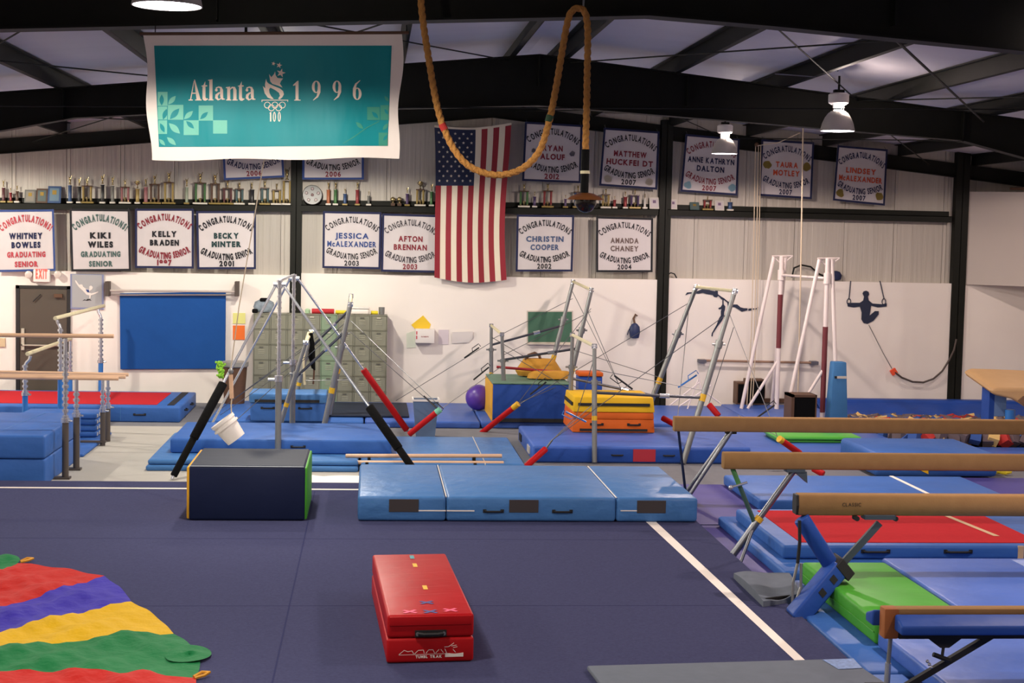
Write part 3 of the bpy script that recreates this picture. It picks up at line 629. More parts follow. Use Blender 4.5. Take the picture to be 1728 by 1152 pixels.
# ================================================================== FOREGROUND
# navy spotting block
x0, x1 = -1.86, -.66; y0, y1 = 15.97, 17.25; z0, z1 = .103, .67
t = thing('spotting_block', (-1.25, 16.6, .1), 'dark navy vinyl block with yellow and green ends on the carpet', 'block')
rbox('body', M_navy, t, x0, x1, y0, y1, z0, z1, .03)
MB().box(x0 - .02, x0 + .02, y0 + .012, y1 - .01, z0 + .012, z1 - .012).build('end_panel', M_gyell, t, bevel=.015, smooth=True)
MB().box(x1 - .02, x1 + .015, y0 + .012, y1 - .01, z0 + .012, z1 - .012).build('end_panel', M_green, t, bevel=.012, smooth=True)
MB().box(x0 + .025, x1 - .025, y0 + .025, y1 - .025, z1 - .005, z1 + .004).build('top_panel', M_navytop, t)
seam(t, [(x0 + .02, y0 + .006, z1 - .004), (x1 - .02, y0 + .006, z1 - .004)], .007, mat('worn white edge', '#9aa3ad', .5))
# long light blue mat in three sections
x0, x1 = -.12, 3.48; y0, y1 = 15.97, 18.18; z0, z1 = .103, .365
t = thing('skill_cushion', (1.7, 17, .1), 'long light blue three-section mat with black mesh vents on the carpet', 'mat')
for k, (xa, xb_) in enumerate(((x0, x0 + .92), (x0 + .925, x1 - .88), (x1 - .875, x1))):
    rbox('section', M_blue2, t, xa, xb_, y0, y1, z0, z1, .035)
for x in (.36, 1.62, 2.98): MB().box(x - .155, x + .155, y0 - .006, y0 + .01, .2, .335).build('mesh_vent', mat('black mesh', '#3a3436', .8), t, bevel=.003)
for x in (1.3, 2.03): handle(t, x, y0, .215, .22)
for xs in (x0 + .9225, x1 - .8775): seam(t, [(xs, y0 + .02, z1 - .004), (xs, y1 - .03, z1 - .004)], .006, M_tape)
MB().box(x0 + .6, x0 + .92, y0 - .004, y0 + .004, .21, .222).build('stitching', M_tape, t); MB().box(x0 + .93, x0 + 1.22, y0 - .004, y0 + .004, .21, .222).build('stitching', M_tape, t)
MB().box(x1 - .83, x1 - .5, y0 - .004, y0 + .004, .22, .23).build('stitching', M_tape, t)
# red block
P0, P1 = gd(652, 1120, .1), gd(799, 1116, .1); R0, R1 = gd(628, 936, .44), gd(750, 933, .44)
t = thing('vault_trainer_block', ((P0.x + P1.x) / 2, 11.7, .1), 'red vinyl block with pink and blue tape crosses on the carpet', 'block')
ex = (P1 - P0).normalized(); W = (P1 - P0).length; ey = V((R0.x - P0.x, R0.y - P0.y, 0)); Lb = ey.length; ey = ey.normalized(); hz = .345
def RB(u, v, z): return P0 + ex * (u * W) + ey * (v * Lb) + V((0, 0, z))
def rquad(name, mm, u0, u1, v0, v1, z0, z1, bev=.02):
    m = MB(); m.add([RB(u, v, z) for z in (z0, z1) for v in (v0, v1) for u in (u0, u1)], [(0, 2, 3, 1), (4, 5, 7, 6), (0, 1, 5, 4), (2, 6, 7, 3), (0, 4, 6, 2), (1, 3, 7, 5)])
    return m.build(name, mm, t, bevel=bev, smooth=True, seg=3)
rquad('lower_section', M_red, 0, 1, 0, 1, .003, .178); rquad('upper_section', M_red, .003, .997, .002, .998, .182, hz)
rquad('cover_flap', M_red, .03, .97, -.004, .03, hz - .075, hz - .01, .004)
def ptape(cu, cv, lu, lv, mm, rot=0):
    c_, s_ = math.cos(rot), math.sin(rot); q = []
    for a, b in ((-1, -1), (1, -1), (1, 1), (-1, 1)):
        dx, dy = a * lu / 2, b * lv / 2; q.append(RB(cu, cv, hz + .003) + ex * (dx * c_ - dy * s_) + ey * (dx * s_ + dy * c_))
    return q
M_pink = mat('pink tape', '#ee4f78', .5); M_btape = mat('blue tape', '#3b3480', .5); M_ytape = mat('bright yellow tape', '#e6b71f', .5); M_ttape = mat('teal tape', '#3a9aa0', .5)
for cu, cv, mm in ((.52, .93, M_ttape), (.52, .78, M_ytape), (.545, .40, M_ytape)):
    MB().add(ptape(cu, cv, .035, .13, mm), [(0, 1, 2, 3)]).build('tape_mark', mm, t)
for cu, cv, mm in ((.27, .045, M_pink), (.74, .055, M_pink), (.505, .04, M_btape), (.5, .17, M_btape)):
    m = MB()
    for r_ in (.75, -.75): m.add([p + V((0, 0, .0005 * (r_ > 0))) for p in ptape(cu, cv, .12, .028, mm, r_)], [(0, 1, 2, 3)])
    m.build('tape_cross', mm, t)
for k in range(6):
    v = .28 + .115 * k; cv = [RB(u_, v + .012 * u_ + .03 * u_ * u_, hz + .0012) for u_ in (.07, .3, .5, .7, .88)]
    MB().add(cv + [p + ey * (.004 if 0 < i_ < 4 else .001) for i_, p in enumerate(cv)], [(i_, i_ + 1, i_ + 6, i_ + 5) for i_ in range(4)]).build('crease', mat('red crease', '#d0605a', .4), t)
m = MB(); fz = lambda u, z, d=-.008: RB(u, d, z)
def fpanel(pts, mm, name, d=-.006, ex_=.004): return MB().prism([RB(u, 0, z) + ey * d for u, z in pts], ey * ex_).build(name, mm, t)
fpanel([(.32, .19), (.68, .19), (.68, .235), (.32, .235)], M_black, 'handle_plate', -.012, .016)
for u in (.35, .65): MB().tube(RB(u, 0, .212) - ey * .02, RB(u, 0, .212), .014, n=8).build('rivet', M_galv, t)
MB().path([RB(.36, 0, .212) - ey * .014, RB(.42, 0, .21) - ey * .03, RB(.58, 0, .21) - ey * .03, RB(.64, 0, .212) - ey * .014], .014, 6).build('handle', M_black, t)
# printed mark on the front: tumbling figures over two small words and a white bar
lm = MB()
def fl_(u0, z0, u1, z1, wd=.004):
    d = V((u1 - u0, (z1 - z0) / W, 0)); A, B = RB(u0, 0, z0) - ey * .003, RB(u1, 0, z1) - ey * .003; n_ = (B - A).normalized().cross(ey).normalized() * wd / 2
    lm.add([A - n_, B - n_, B + n_, A + n_], [(0, 1, 2, 3)])
fl_(.14, .062, .68, .064, .003)
for (a, b, c2, d2) in ((.14, .065, .2, .095), (.2, .095, .24, .085), (.24, .085, .29, .09), (.29, .09, .31, .068), (.32, .068, .36, .092), (.36, .092, .42, .094), (.42, .094, .43, .07), (.45, .07, .48, .094), (.48, .094, .53, .094), (.53, .094, .55, .068), (.56, .07, .6, .096), (.62, .096, .65, .072), (.665, .1, .69, .066), (.66, .112, .71, .114), (.71, .114, .77, .14), (.74, .118, .8, .124), (.76, .106, .81, .112), (.76, .094, .79, .072)): fl_(a, b, c2, d2)
lm.build('printed_figures', M_tape, t)
for cu, tx in ((.40, 'TUMBL'), (.565, 'TRAK')):
    g2 = text2d(tx, .018, .085, 0, 0, bold=.05); mapmb(g2, lambda a, b, cu=cu: RB(cu, 0, .046) + ex * a + V((0, 0, b)) - ey * .003).build('printed_word', M_tape, t)
fpanel([(.67, .04), (.88, .04), (.88, .068), (.78, .062), (.67, .068)], M_tape, 'printed_bar', -.003, .002)

# parachute on the carpet
t = thing('play_parachute', (-3.3, 11.8, .1), 'rumpled rainbow play parachute spread on the carpet at left', 'parachute')
Z0 = .112
ce_ = V((-5.1, 11.55, Z0))
edge = [gd(24, 938, Z0), gd(30, 949, Z0), gd(176, 972, Z0), gd(221, 1016, Z0), gd(293, 1067, Z0), gd(331, 1141, Z0), gd(300, 1210, Z0), gd(180, 1300, Z0)]
inner = [gd(-90, 958, Z0), gd(-60, 985, Z0), gd(-140, 1067, Z0), gd(-160, 1100, Z0), gd(-180, 1100, Z0) , gd(-180, 1129, Z0), gd(-190, 1190, Z0), gd(-190, 1260, Z0)]
inner = [gd(-150, 955, Z0), gd(-90, 1002, Z0), gd(-130, 1067, Z0), gd(-130, 1096, Z0), gd(-130, 1103, Z0), gd(-130, 1128, Z0), gd(-130, 1180, Z0), gd(-130, 1240, Z0)]
M_p = {'g': mat('parachute green', '#17713f', .7, spec=.12, var=.12, vscale=5, bump=.5, bscale=7), 'r': mat('parachute red', '#b8201a', .7, spec=.12, var=.12, vscale=5, bump=.5, bscale=7),
       'b': mat('parachute violet', '#392ea2', .7, spec=.12, var=.12, vscale=5, bump=.5, bscale=7), 'y': mat('parachute yellow', '#d4a80f', .7, spec=.12, var=.12, vscale=5, bump=.5, bscale=7)}
def wr(p):
    return .018 * math.sin(p.x * 5 + p.y * 7) + .014 * math.sin(p.x * 13 - p.y * 9 + 1) + .008 * math.sin(p.x * 27 + p.y * 21) + .02
mids = [(0, 0)] * 8
for k, cc in enumerate('grbygry'):
    if k == 6: cc = 'b'
    A, B, D, E_ = edge[k], edge[k + 1], inner[k], inner[k + 1]
    def fn(u, v, A=A, B=B, D=D, E_=E_, k=k):
        o_ = A.lerp(B, v); o_ = o_ + (o_ - ce_).normalized() * (.10 if k == 4 else .04) * math.sin(math.pi * v)
        i_ = D.lerp(E_, v); p = i_.lerp(o_, u)
        wob = .035 * math.sin(9 * u + k * 1.7) * (1 if 0 < u < 1 else 0)
        p.y += wob * 0; p.z = Z0 - .008 + max(.0, wr(p)) * (.35 + .65 * min(1, (1 - u) * 6)); return p
    def fn2(u, v, fn=fn, k=k):
        p = fn(u, v); j = .03 * math.sin(8 * u + (k + round(v)) * 2.1) * math.sin(math.pi * min(1, max(0, u))) if v in (0, 1) else 0
        p.y += .03 * math.sin(8 * u + 2.1 * (k + v)) * math.sin(math.pi * u); return p
    MB().grid(fn2, 36, 14).build('fabric_panel', M_p[cc], t, smooth=2)
for px, py in ((340, 1140), (45, 946)):
    P = gd(px, py, .115); MB().path([P + V((-.05, -.02, 0)), P + V((0, .02, .02)), P + V((.05, .03, .015)), P + V((.02, -.02, .01)), P + V((-.04, -.05, 0))], .012, 6).build('handle_loop', mat('orange loop', '#d99a2a', .6), t, smooth=True)
# extra green lobe folded out
P = gd(318, 1105, Z0)
MB().grid(lambda u, v: V((P.x + (.16 * math.cos(6.283 * u)) * v, P.y + .22 * math.sin(6.283 * u) * v, Z0 + .004 + .014 * (1 + math.sin(6.2832 * 2 * u + 4 * v)) * (1 - .6 * v))), 24, 5).build('folded_lobe', M_p['g'], t, smooth=2)

# grey mats at right of the carpet
t = thing('panel_mat', (2.5, 9.8, .1), 'flat grey mat at the bottom edge of the carpet', 'mat')
A, B = gd(990, 1122, .14), gd(1432, 1110, .14)
m = MB(); m.add([(A.x + .15, 8.6, z) if i == 0 else (B.x + .25, 8.6, z) if i == 1 else (B.x, B.y, z) if i == 2 else (A.x, A.y, z) for z in (.103, .14) for i in range(4)],
                [(3, 2, 1, 0), (4, 5, 6, 7), (0, 1, 5, 4), (1, 2, 6, 5), (2, 3, 7, 6), (3, 0, 4, 7)])
m.build('body', M_greymat, t, bevel=.015, smooth=True)
q = [gd(1388, 1113, .142), gd(1440, 1111, .142), gd(1455, 1127, .142), gd(1415, 1129, .142)]
MB().prism(q, (0, 0, .002)).build('corner_label', mat('label cloth', '#6a86b8', .6, var=.6, vscale=40), t)
t = thing('folded_mat', (3.5, 13.0, 0), 'crumpled grey mat folded beside the balance beam foot', 'mat')
c4 = [gd(1238, 968, .14), gd(1332, 966, .14), gd(1350, 1010, .12), gd(1288, 1020, .12)]
def gm(u, v):
    p = (c4[0].lerp(c4[1], u)).lerp(c4[3].lerp(c4[2], u), v); p.z = .128 + .035 * math.sin(math.pi * min(1, max(0, v * .8 + .1))) ** .5 + .012 * math.sin(5 * u + 3 * v) + .006 * math.sin(9 * u); return p
m = MB(); m.grid(gm, 18, 12); n0 = len(m.v); m2 = MB(); m2.grid(lambda u, v: V((gm(u, v).x, gm(u, v).y, .1015 if gm(u, v).x < 3.48 else .033)), 18, 12)
rim = [j * 19 + i for j in (0,) for i in range(19)] + [j * 19 + 18 for j in range(1, 13)] + [12 * 19 + i for i in range(17, -1, -1)] + [j * 19 for j in range(11, 0, -1)]
m.v += m2.v; m.f += [(rim[i], rim[(i + 1) % len(rim)], rim[(i + 1) % len(rim)] + n0, rim[i] + n0) for i in range(len(rim))]
m.build('felt_body', M_greymat, t, smooth=True)
A, B = gd(1291, 1014, .13), gd(1346, 1007, .13); MB().tube(A, B, .027, n=10).build('rolled_edge', M_blackpad, t, smooth=True)

# ================================================================== RIGHT: mats and beams
t = mat_thing('floor_mat', 'thin purple floor mat beside the carpet edge under the beams', 3.51, 4.6, 9.5, 18.9, .0, .03, M_purple)
for yy in (16.2, 13.8): seam(t, [(3.52, yy, .032), (4.58, yy, .032)], .006, M_navy)
mat_thing('floor_mat', 'thin purple floor mat at the right behind the beams', 7.55, 9.2, 17.6, 19.6, .0, .025, M_purple)
t = mat_thing('landing_mat', 'blue landing mat with pale stripe behind the middle balance beam', 4.42, 7.5, 17.05, 18.85, .032, .16, M_blue, handles=(5.0, 6.5))
MB().box(6.55, 6.6, 17.06, 18.83, .16, .164).build('stripe', M_tape, t)
# base mats along the right
mat_thing('base_mat', 'wide blue base mat beneath the red topped landing mat', 3.74, 9.4, 13.45, 16.15, .032, .14, M_blue)
t = mat_thing('landing_mat', 'red carpet topped landing mat under the nearer balance beams', 3.86, 9.4, 13.95, 15.85, .143, .275, M_blue, handles=())
MB().box(4.06, 6.42, 14.08, 15.72, .275, .281).build('carpet_top', M_redcar, t)
A0 = gd(1588, 866, .284); B0_ = gd(1682, 904, .284); dx = V((.03, 0, 0))
MB().add([A0 - dx, A0 + dx, B0_ + dx, B0_ - dx], [(0, 1, 2, 3)]).build('tape_line', mat('tan tape', '#cfae86', .6), t)
MB().box(B0_.x + .03, B0_.x + .085, 13.942, 13.96, .15, .275).build('tape_line', mat('tan tape', '#cfae86', .6), t)
for x in (4.75, 5.55): handle(t, x, 13.95, .22, .28)
t = mat_thing('landing_mat', 'broad blue landing mat right of the green mat', 4.58, 9.4, 11.3, 13.3, .032, .3, M_bluep)
for x, y in ((5.75, 12.85), (5.8, 11.75)): MB().box(x, x + .5, y, y + .35, .3, .304).build('worn_print', mat('worn print', '#8398cf', .5, var=.5, vscale=30), t)
t = mat_thing('folding_mat', 'bright green vinyl mat under the padded beam leg', 3.8, 4.56, 11.1, 13.12, .105, .3, M_green)
seam(t, [(3.795, 11.12, .2), (3.795, 13.1, .2)], .005, M_green)
mat_thing('base_mat', 'low blue mat under the green mat beside the carpet', 3.52, 4.57, 10.42, 13.3, .032, .1, M_blue)
mat_thing('base_mat', 'low blue mat nearest the corner, beside the grey mat', 3.52, 3.78, 7.0, 10.38, .032, .1, M_blue)
t = mat_thing('landing_mat', 'blue landing mat under the low padded balance beam', 3.8, 9.4, 7.5, 11.05, .103, .235, M_bluep)
MB().box(5.05, 5.7, 10.0, 10.6, .235, .239).build('worn_print', mat('worn print pale', '#8f93c4', .5, var=.5, vscale=30), t)

def beam_body(t, xl, xr, y, zt, h=.165, wd=.12, m=None):
    m = m or M_suede; prof = [(-wd * .42, zt), (wd * .42, zt), (wd * .5, zt - .02), (wd * .56, zt - h * .5), (wd * .5, zt - h + .02), (wd * .4, zt - h), (-wd * .4, zt - h), (-wd * .5, zt - h + .02), (-wd * .56, zt - h * .5), (-wd * .5, zt - .02)]
    return MB().prism([V((xl, y + a, z)) for a, z in prof], (xr - xl, 0, 0)).build('beam', m, t, bevel=.008, smooth=True)
def leg_pair(t, P, Q, y, sp_, r, mm, fm=None):       # P top, Q foot
    for s_ in (-1, 1):
        MB().tube((P[0], y + s_ * .03, P[1]), (Q[0], y + s_ * sp_, Q[1]), r, n=12).build('leg', mm, t, smooth=True)
        MB().tube((Q[0], y + s_ * sp_, Q[1] - .015), (Q[0], y + s_ * sp_, Q[1] + .03), r * 1.35, n=12).build('foot', M_black, t, smooth=True)
# rear beam
t = thing('balance_beam', (6, 17.6, .03), 'rearmost tan balance beam on chrome legs behind the long blue mat', 'balance beam')
xl = at(1137, 702, 17.6).x; beam_body(t, xl, xl + 5, 17.6, 1.04, .172)
for x, k in ((xl, 1), (xl + 5, -1)):
    leg_pair(t, (x + k * .68, .87), (x + k * .14, .05), 17.6, .1, .024, M_dsteel)
    MB().tube((x + k * .06, 17.6, .87), (x + k * .17, 17.6, .12), .016, n=8).build('brace', M_navy, t)
    MB().box(x + k * .68 - .06, x + k * .68 + .06, 17.55, 17.65, .845, .875).build('bracket', M_steel, t)
# middle beam
t = thing('balance_beam', (6, 14.5, .03), 'middle tan balance beam on a single slanted chrome leg', 'balance beam')
xl = at(1220, 762, 14.5).x; beam_body(t, xl, xl + 5, 14.5, 1.07, .16)
for x, k in ((xl, 1), (xl + 5, -1)):
    Pt = V((x + k * .70, 14.5, .89)); Pf = gd(1231, 944, .03) if k > 0 else V((x + .08, 14.5, .3)); Pf.y = 14.45
    MB().tube(Pt, Pt.lerp(Pf, .55), .03, n=12).build('leg', M_dsteel, t, smooth=True); MB().tube(Pt.lerp(Pf, .53), Pf, .036, n=12).build('leg_sleeve', M_dsteel, t, smooth=True)
    Pm = Pt.lerp(Pf, .62); MB().tube(Pm, V((Pf.x + k * .07, 14.3, .03)), .018, n=10).build('rear_foot', M_dsteel, t, smooth=True)
    MB().tube(Pt.lerp(Pf, .52), Pt.lerp(Pf, .57), .042, n=12).build('band', mat('yellow tape', '#d8a91e', .5), t)
    Pb = V((x + k * .1, 14.5, .91)); Pc = Pt.lerp(Pf, .6)
    MB().tube(Pb, Pb.lerp(Pc, .32), .024, n=8).build('brace', mat('green strap', '#3f7a44', .6), t); MB().tube(Pb.lerp(Pc, .3), Pc, .022, n=8).build('brace', mat('dark green bar', '#2f4f4a', .5), t)
    Pk = Pb.lerp(Pc, .33); m = MB(); m.tube(Pk + V((-.1, -.04, .0)), Pk + V((.06, -.04, .05)), .013, n=8).ball(Pk + V((-.1, -.04, 0)), .025, 8); m.build('knob', M_chrome, t, smooth=True)
    m = MB(); m.box(Pt.x - .08, Pt.x + .1, 14.44, 14.56, .885, .915).prism([V((Pt.x + k * .0, 14.45, .89)), V((Pt.x + k * .12, 14.45, .89)), V((Pt.x + k * .13, 14.45, .78))], (0, .1, 0)); m.build('bracket', mat('bracket steel', '#3e4a55', .5), t)
# near high beam on padded blue leg
t = thing('balance_beam', (6, 12.4, .03), 'nearest tall tan balance beam with padded blue leg and black end cap', 'balance beam')
xl = at(1345, 832, 12.4).x; beam_body(t, xl, xl + 5, 12.4, 1.03, .175, .13)
MB().prism([V((xl - .02, 12.4 + a, z)) for a, z in ((-.055, 1.025), (.055, 1.025), (.07, .94), (.055, .86), (-.055, .86), (-.07, .94))], (.03, 0, 0)).build('end_cap', M_black, t, bevel=.006)
g2 = text2d('CLASSIC', .028, .16, 0, 0, bold=.02); PX = at(1437, 851, 12.33)
mapmb(g2, lambda a, b: V((PX.x + a, 12.3255 - .0, PX.z + b))).build('lettering', mat('dark print', '#3c2c1c', .7), t)
hub = at(1413, 960, 12.35)
def padded(A, B, r, mm, name='leg_pad'): return MB().tube(A, B, r, n=16).build(name, mm, t, bevel=.012, smooth=True)
padded(at(1352, 874, 12.35), at(1404, 956, 12.35), .068, M_blue3)
A = at(1484, 882, 12.35); MB().tube(A, hub, .038, n=4).build('leg', mat('grey square tube', '#4a5560', .45, metal=.4), t)
MB().box(A.x - .14, A.x + .12, 12.3, 12.42, .83, .865).build('bracket', mat('bracket steel', '#3e4a55', .5), t)
for xx in (A.x - .2, A.x + .13): MB().tube((xx, 12.32, .835), (xx, 12.4, .835), .022, n=8).build('bolt', M_black, t)
fa, fb = at(1415, 955, 12.33), gd(1340, 1044, .06); d_ = (fb - fa); n_ = d_.cross(V((0, 1, 0))).normalized()
MB().obox((fa + fb) / 2, d_ * .5, V((0, .11, 0)), n_ * .075).build('foot_pad', M_blue3, t, bevel=.02, smooth=True, seg=3)
MB().obox(fb + V((.0, 0, -.01)), V((.14, 0, .0)), V((0, .12, 0)), V((0, 0, .03))).build('foot', M_black, t, bevel=.01)
MB().obox(fa.lerp(hub, .6) + V((.03, 0, .01)), d_.normalized() * .05, V((0, .12, 0)), n_ * .085).build('hub_clamp', M_black, t, bevel=.008)
for f in (.2, .45): MB().obox(fa.lerp(fb, f) - V((0, .108, 0)), d_.normalized() * .03, V((0, .006, 0)), n_ * .03).build('hook_tab', M_black, t)
m = MB(); Q0 = at(1349, 878, 12.25); Q1 = at(1346, 950, 12.25); Q2 = at(1337, 1030, 12.2)
m.path([Q0, Q0.lerp(Q1, .5) + V((.01, 0, 0)), Q1], .014, 6); m.build('strap', M_black, t)
m = MB(); m.path([Q1, Q1.lerp(Q2, .4) + V((-.02, 0, 0)), Q2], .012, 6); m.path([Q1 + V((.03, 0, 0)), Q1.lerp(Q2, .5) + V((.05, 0, 0)), Q2 + V((.02, 0, .05))], .012, 6); m.build('chain', M_galv, t)
leg2 = V((xl + 4.3, 12.4, .86)); MB().tube(leg2, (xl + 4.6, 12.4, .3), .05, n=12).build('leg', M_blue3, t)
# low padded beam
yb = 9.7
t = thing('balance_beam', (6, yb, .03), 'low practice beam with blue padded sides at the bottom right', 'balance beam')
xl = at(1490, 1024, yb).x; xr = xl + 3.6; zt = at(1490, 1024, yb).z
MB().box(xl, xr, yb - .05, yb + .05, zt - .045, zt).build('beam', M_suede, t, bevel=.012, smooth=True)
MB().box(xl - .005, xl + .095, yb - .055, yb + .055, zt - .2, zt + .001).build('end_block', mat('orange brown suede', '#9a5a2c', .8), t, bevel=.012, smooth=True)
for s_ in (-1, 1):
    m = MB(); y0 = yb + s_ * .055; y1 = yb + s_ * .2
    xs = xl + (.06 if s_ < 0 else -.05)
    m.add([(x, y, z) for x in (xs, xr) for y, z in ((y0, zt - .03), (y0, zt - .14), (y1, zt - .14), (y1, zt - .08))], [(0, 1, 2, 3), (7, 6, 5, 4), (0, 4, 5, 1), (1, 5, 6, 2), (2, 6, 7, 3), (3, 7, 4, 0)])
    m.build('side_pad', M_blue3, t, bevel=.015, smooth=True, seg=3)
MB().box(xl + .1, xr, yb - .05, yb + .05, zt - .2, zt - .045).build('core', M_black, t)
MB().tube((xl + .06, yb, zt - .2), (xl + .05, yb, .36), .014, n=10).build('leg', M_galv, t, smooth=True)
MB().tube((xl + .05, yb, .37), (xl + .045, yb, .143), .02, n=10).build('leg_foot', M_chrome, t, smooth=True)
A = at(1682, 1066, yb); B2 = V((xl + .09, yb, .16)); MB().box(xl - .02, xl + .14, yb - .25, yb + .25, .142, .165).build('base_bar', M_black, t)
MB().obox((A + B2) / 2, (B2 - A) * .5, V((0, .02, 0)), (B2 - A).cross(V((0, 1, 0))).normalized() * .02).build('diagonal_leg', M_black, t)
m = MB(); m.prism([V((xl + .3, yb - .05, zt - .2)), V((xl + .52, yb - .05, zt - .2)), V((xl + .44, yb - .05, zt - .26)), V((xl + .38, yb - .05, zt - .26))], (0, .1, 0)); m.build('bracket', M_black, t)
m = MB(); m.tube((xl + .41, yb - .03, zt - .25), (xl + .39, yb - .06, zt - .32), .011, n=8).tube((xl + .33, yb - .06, zt - .3), (xl + .45, yb - .06, zt - .345), .016, n=8); m.build('tee_screw', M_black, t)
m = MB(); P = A.lerp(B2, .62)
for k in range(3): m.ball(P + V((-.02 - .014 * k, -.03, .03 + .02 * k)), .012, 8)
m.build('spring_pin', M_chrome, t, smooth=True)

# ================================================================== RIGHT REAR: pit, vault table, high bar tower
M_pit = vinyl('pit wall vinyl', '#1f469a', .35, bump=.5, bscale=2.0)
t = thing('pit_wall_pad', (11, 27.2, 0), 'blue vinyl padding along the back edge of the foam pit', 'padding')
MB().box(8.02, 14.8, 27.12, 27.5, 0, .12).build('ledge', M_pit, t, bevel=.03, smooth=True)
MB().grid(lambda u, v: V((8.02 + 6.7 * u, 26.6 + .55 * v + .05 * math.sin(14 * u) * (1 - v), .0 + .22 * v ** 1.2 + .03 * math.sin(23 * u + 3 * v) * (1 - v))), 60, 8).build('vinyl_sheet', M_pit, t, smooth=2)
rbox('top_roll', M_pit, t, 8.02, 14.8, 27.1, 27.42, .1, .24, .05)
tag(MB().box(6.6, 8.6, 27.44, 27.53, .13, .2).build('timber_plank', M_woodbr, bevel=.004), 'dark brown timber plank along the wall behind the white frame', 'plank')
tag(MB().box(8.02, 14.6, 22.08, 26.6, .001, .03).build('pit_shade', M_foam_g), 'dark sheet standing in for shade between the foam pit cubes', 'shade sheet')  # dark sheet over the floor, painted depth shade for the gaps between cubes
cme = {}; cmat = {'red': M_foam_r, 'cream': M_foam_y, 'blue': M_foam_b, 'charcoal': M_foam_g}
for nm_, mm in cmat.items():
    o = MB().box(-.078, .078, -.078, .078, -.078, .078).build('foam_cube', mm); cme[nm_] = o.data; bpy.data.objects.remove(o)
random.seed(11); n_c = 0; rest = {k: MB() for k in cme}
cubes = []
for j in range(28):
    for i in range(42):
        x = 8.08 + i * .152 + random.uniform(-.05, .05) + (.07 if j % 2 else 0); y = 22.14 + j * .155 + random.uniform(-.05, .05)
        if y > 26.6: continue
        z = .13 - .042 * (y - 22.2) + random.uniform(-.02, .035)
        cubes.append((x, y, z, random.choices(('red', 'cream', 'blue', 'charcoal'), (.14, .22, .24, .40))[0], (random.uniform(-.8, .8), random.uniform(-.8, .8), random.uniform(0, 3))))
def shows(c):                                        # bands not covered by the rear beam
    yy = 398 + (CAMZ - c[2]) * F / c[1]; return (yy > 724 or yy < 706) and 630 + c[0] * F / c[1] < 1790
cubes.sort(key=lambda c: (not shows(c), c[1]))
for k, (x, y, z, nm_, ro) in enumerate(cubes):
    if k < 300:
        o = bpy.data.objects.new('foam_cube', cme[nm_]); C.objects.link(o); o.location = (x, y, z); o.rotation_euler = ro
        tag(o, nm_ + ' foam cube jumbled in the foam pit', 'foam cube', 'foam pit cubes')
    else:
        E3 = Euler(ro).to_matrix(); rest[nm_].obox((x, y, z), E3 @ V((.078, 0, 0)), E3 @ V((0, .078, 0)), E3 @ V((0, 0, .078)))
for nm_, m in rest.items():
    if m.v: o = stuff(m.build('foam_cube_pile', cmat[nm_])); tag(o, 'remaining ' + nm_ + ' foam cubes deep in the foam pit', 'foam cubes')
# mats round the pit
t = mat_thing('crash_mat', 'thick soft blue crash mat in front of the foam pit', 6.62, 8.3, 19.6, 21.15, .03, .34, M_blue, bev=.06)
MB().prism([at(1546, 790, 19.59), at(1566, 786, 19.59), at(1567, 800, 19.59)], (0, .01, 0)).build('yellow_tab', M_yellow, t)
MB().box(7.35, 7.6, 19.585, 19.6, .12, .26).build('red_tab', M_red, t)
mat_thing('floor_mat', 'blue floor mat leading to the foam pit beside the vault table', 8.35, 10.4, 20.6, 22.03, .0, .1, M_bluep)
mat_thing('floor_mat', 'blue floor mat between the uneven bars and the foam pit', 5.3, 7.95, 21.35, 24.2, .0, .1, M_bluep)
t = mat_thing('panel_mat', 'lower green mat with black edge behind the rear balance beam', 6.05, 7.36, 22.3, 23.1, .102, .14, mat('lime vinyl', '#55b83f', .35))
MB().box(6.9, 7.365, 22.29, 23.0, .135, .146).build('black_edge', M_black, t)
t = mat_thing('panel_mat', 'bright green panel mat behind the rear balance beam', 6.0, 7.3, 22.25, 23.1, .147, .2, mat('lime vinyl', '#55b83f', .35))
for i_, (px, py) in enumerate(((1690, 797), (1672, 794))):
    P = gd(px, py, .04); o = MB().path([P + V((-.12, 0, 0)), P + V((-.03, .03, .01)), P + V((.05, -.02, 0)), P + V((.13, .02, .01))], .03, 8).build('foam_strip', mat('yellow rubber', '#e2cf2c', .6), smooth=True)
    tag(o, ('right' if i_ == 0 else 'left') + ' yellow rubber strip of two lying on the grey floor at right', 'strip')
# vault table
t = thing('vault_table', (10, 22.6, 0), 'tan vault table on a blue post beside the foam pit', 'vault table')
yv = 22.6; L0 = at(1650, 655, yv); m = MB(); x0 = L0.x
prof = [(0, 1.0), (.03, 1.05), (.12, 1.075), (.5, 1.07), (1.2, 1.05), (1.2, .78), (.62, .72), (.5, .80), (.33, .89), (.06, .945)]
m.prism([V((x0 + a, yv - .5, z)) for a, z in prof], (0, 1.1, 0)); m.v = [(a, b, c + (b - yv) * .17) for a, b, c in m.v]; m.build('top', mat('tan suede', '#c19a6b', .6, var=.08, vscale=5), t, bevel=.05, smooth=True, seg=4)
MB().prism([V((x0 + a, yv - .508, z - .09)) for a, z in ((.6, .75), (1.2, .78), (1.2, .97), (.5, .95), (.42, .88))], (0, .02, 0)).build('front_panel', mat('brown suede', '#74553f', .6), t)
MB().box(x0 + .22, x0 + .42, yv - .1, yv + .2, .5, .92).build('post_housing', mat('steel blue', '#6a88b4', .4), t, bevel=.01)
MB().tube((x0 + .44, yv - .2, .0), (x0 + .44, yv - .2, .62), .075, n=16).build('post', M_bluetube, t, smooth=True)
MB().box(x0 + .15, x0 + .23, yv - .1, yv + .2, .4, .93).build('side_plate', M_blue3, t)
MB().obox((x0 + .75, yv - .3, .2), (.25, 0, -.18), (0, .02, 0), (.01, 0, .015)).build('base_strut', M_steel, t)
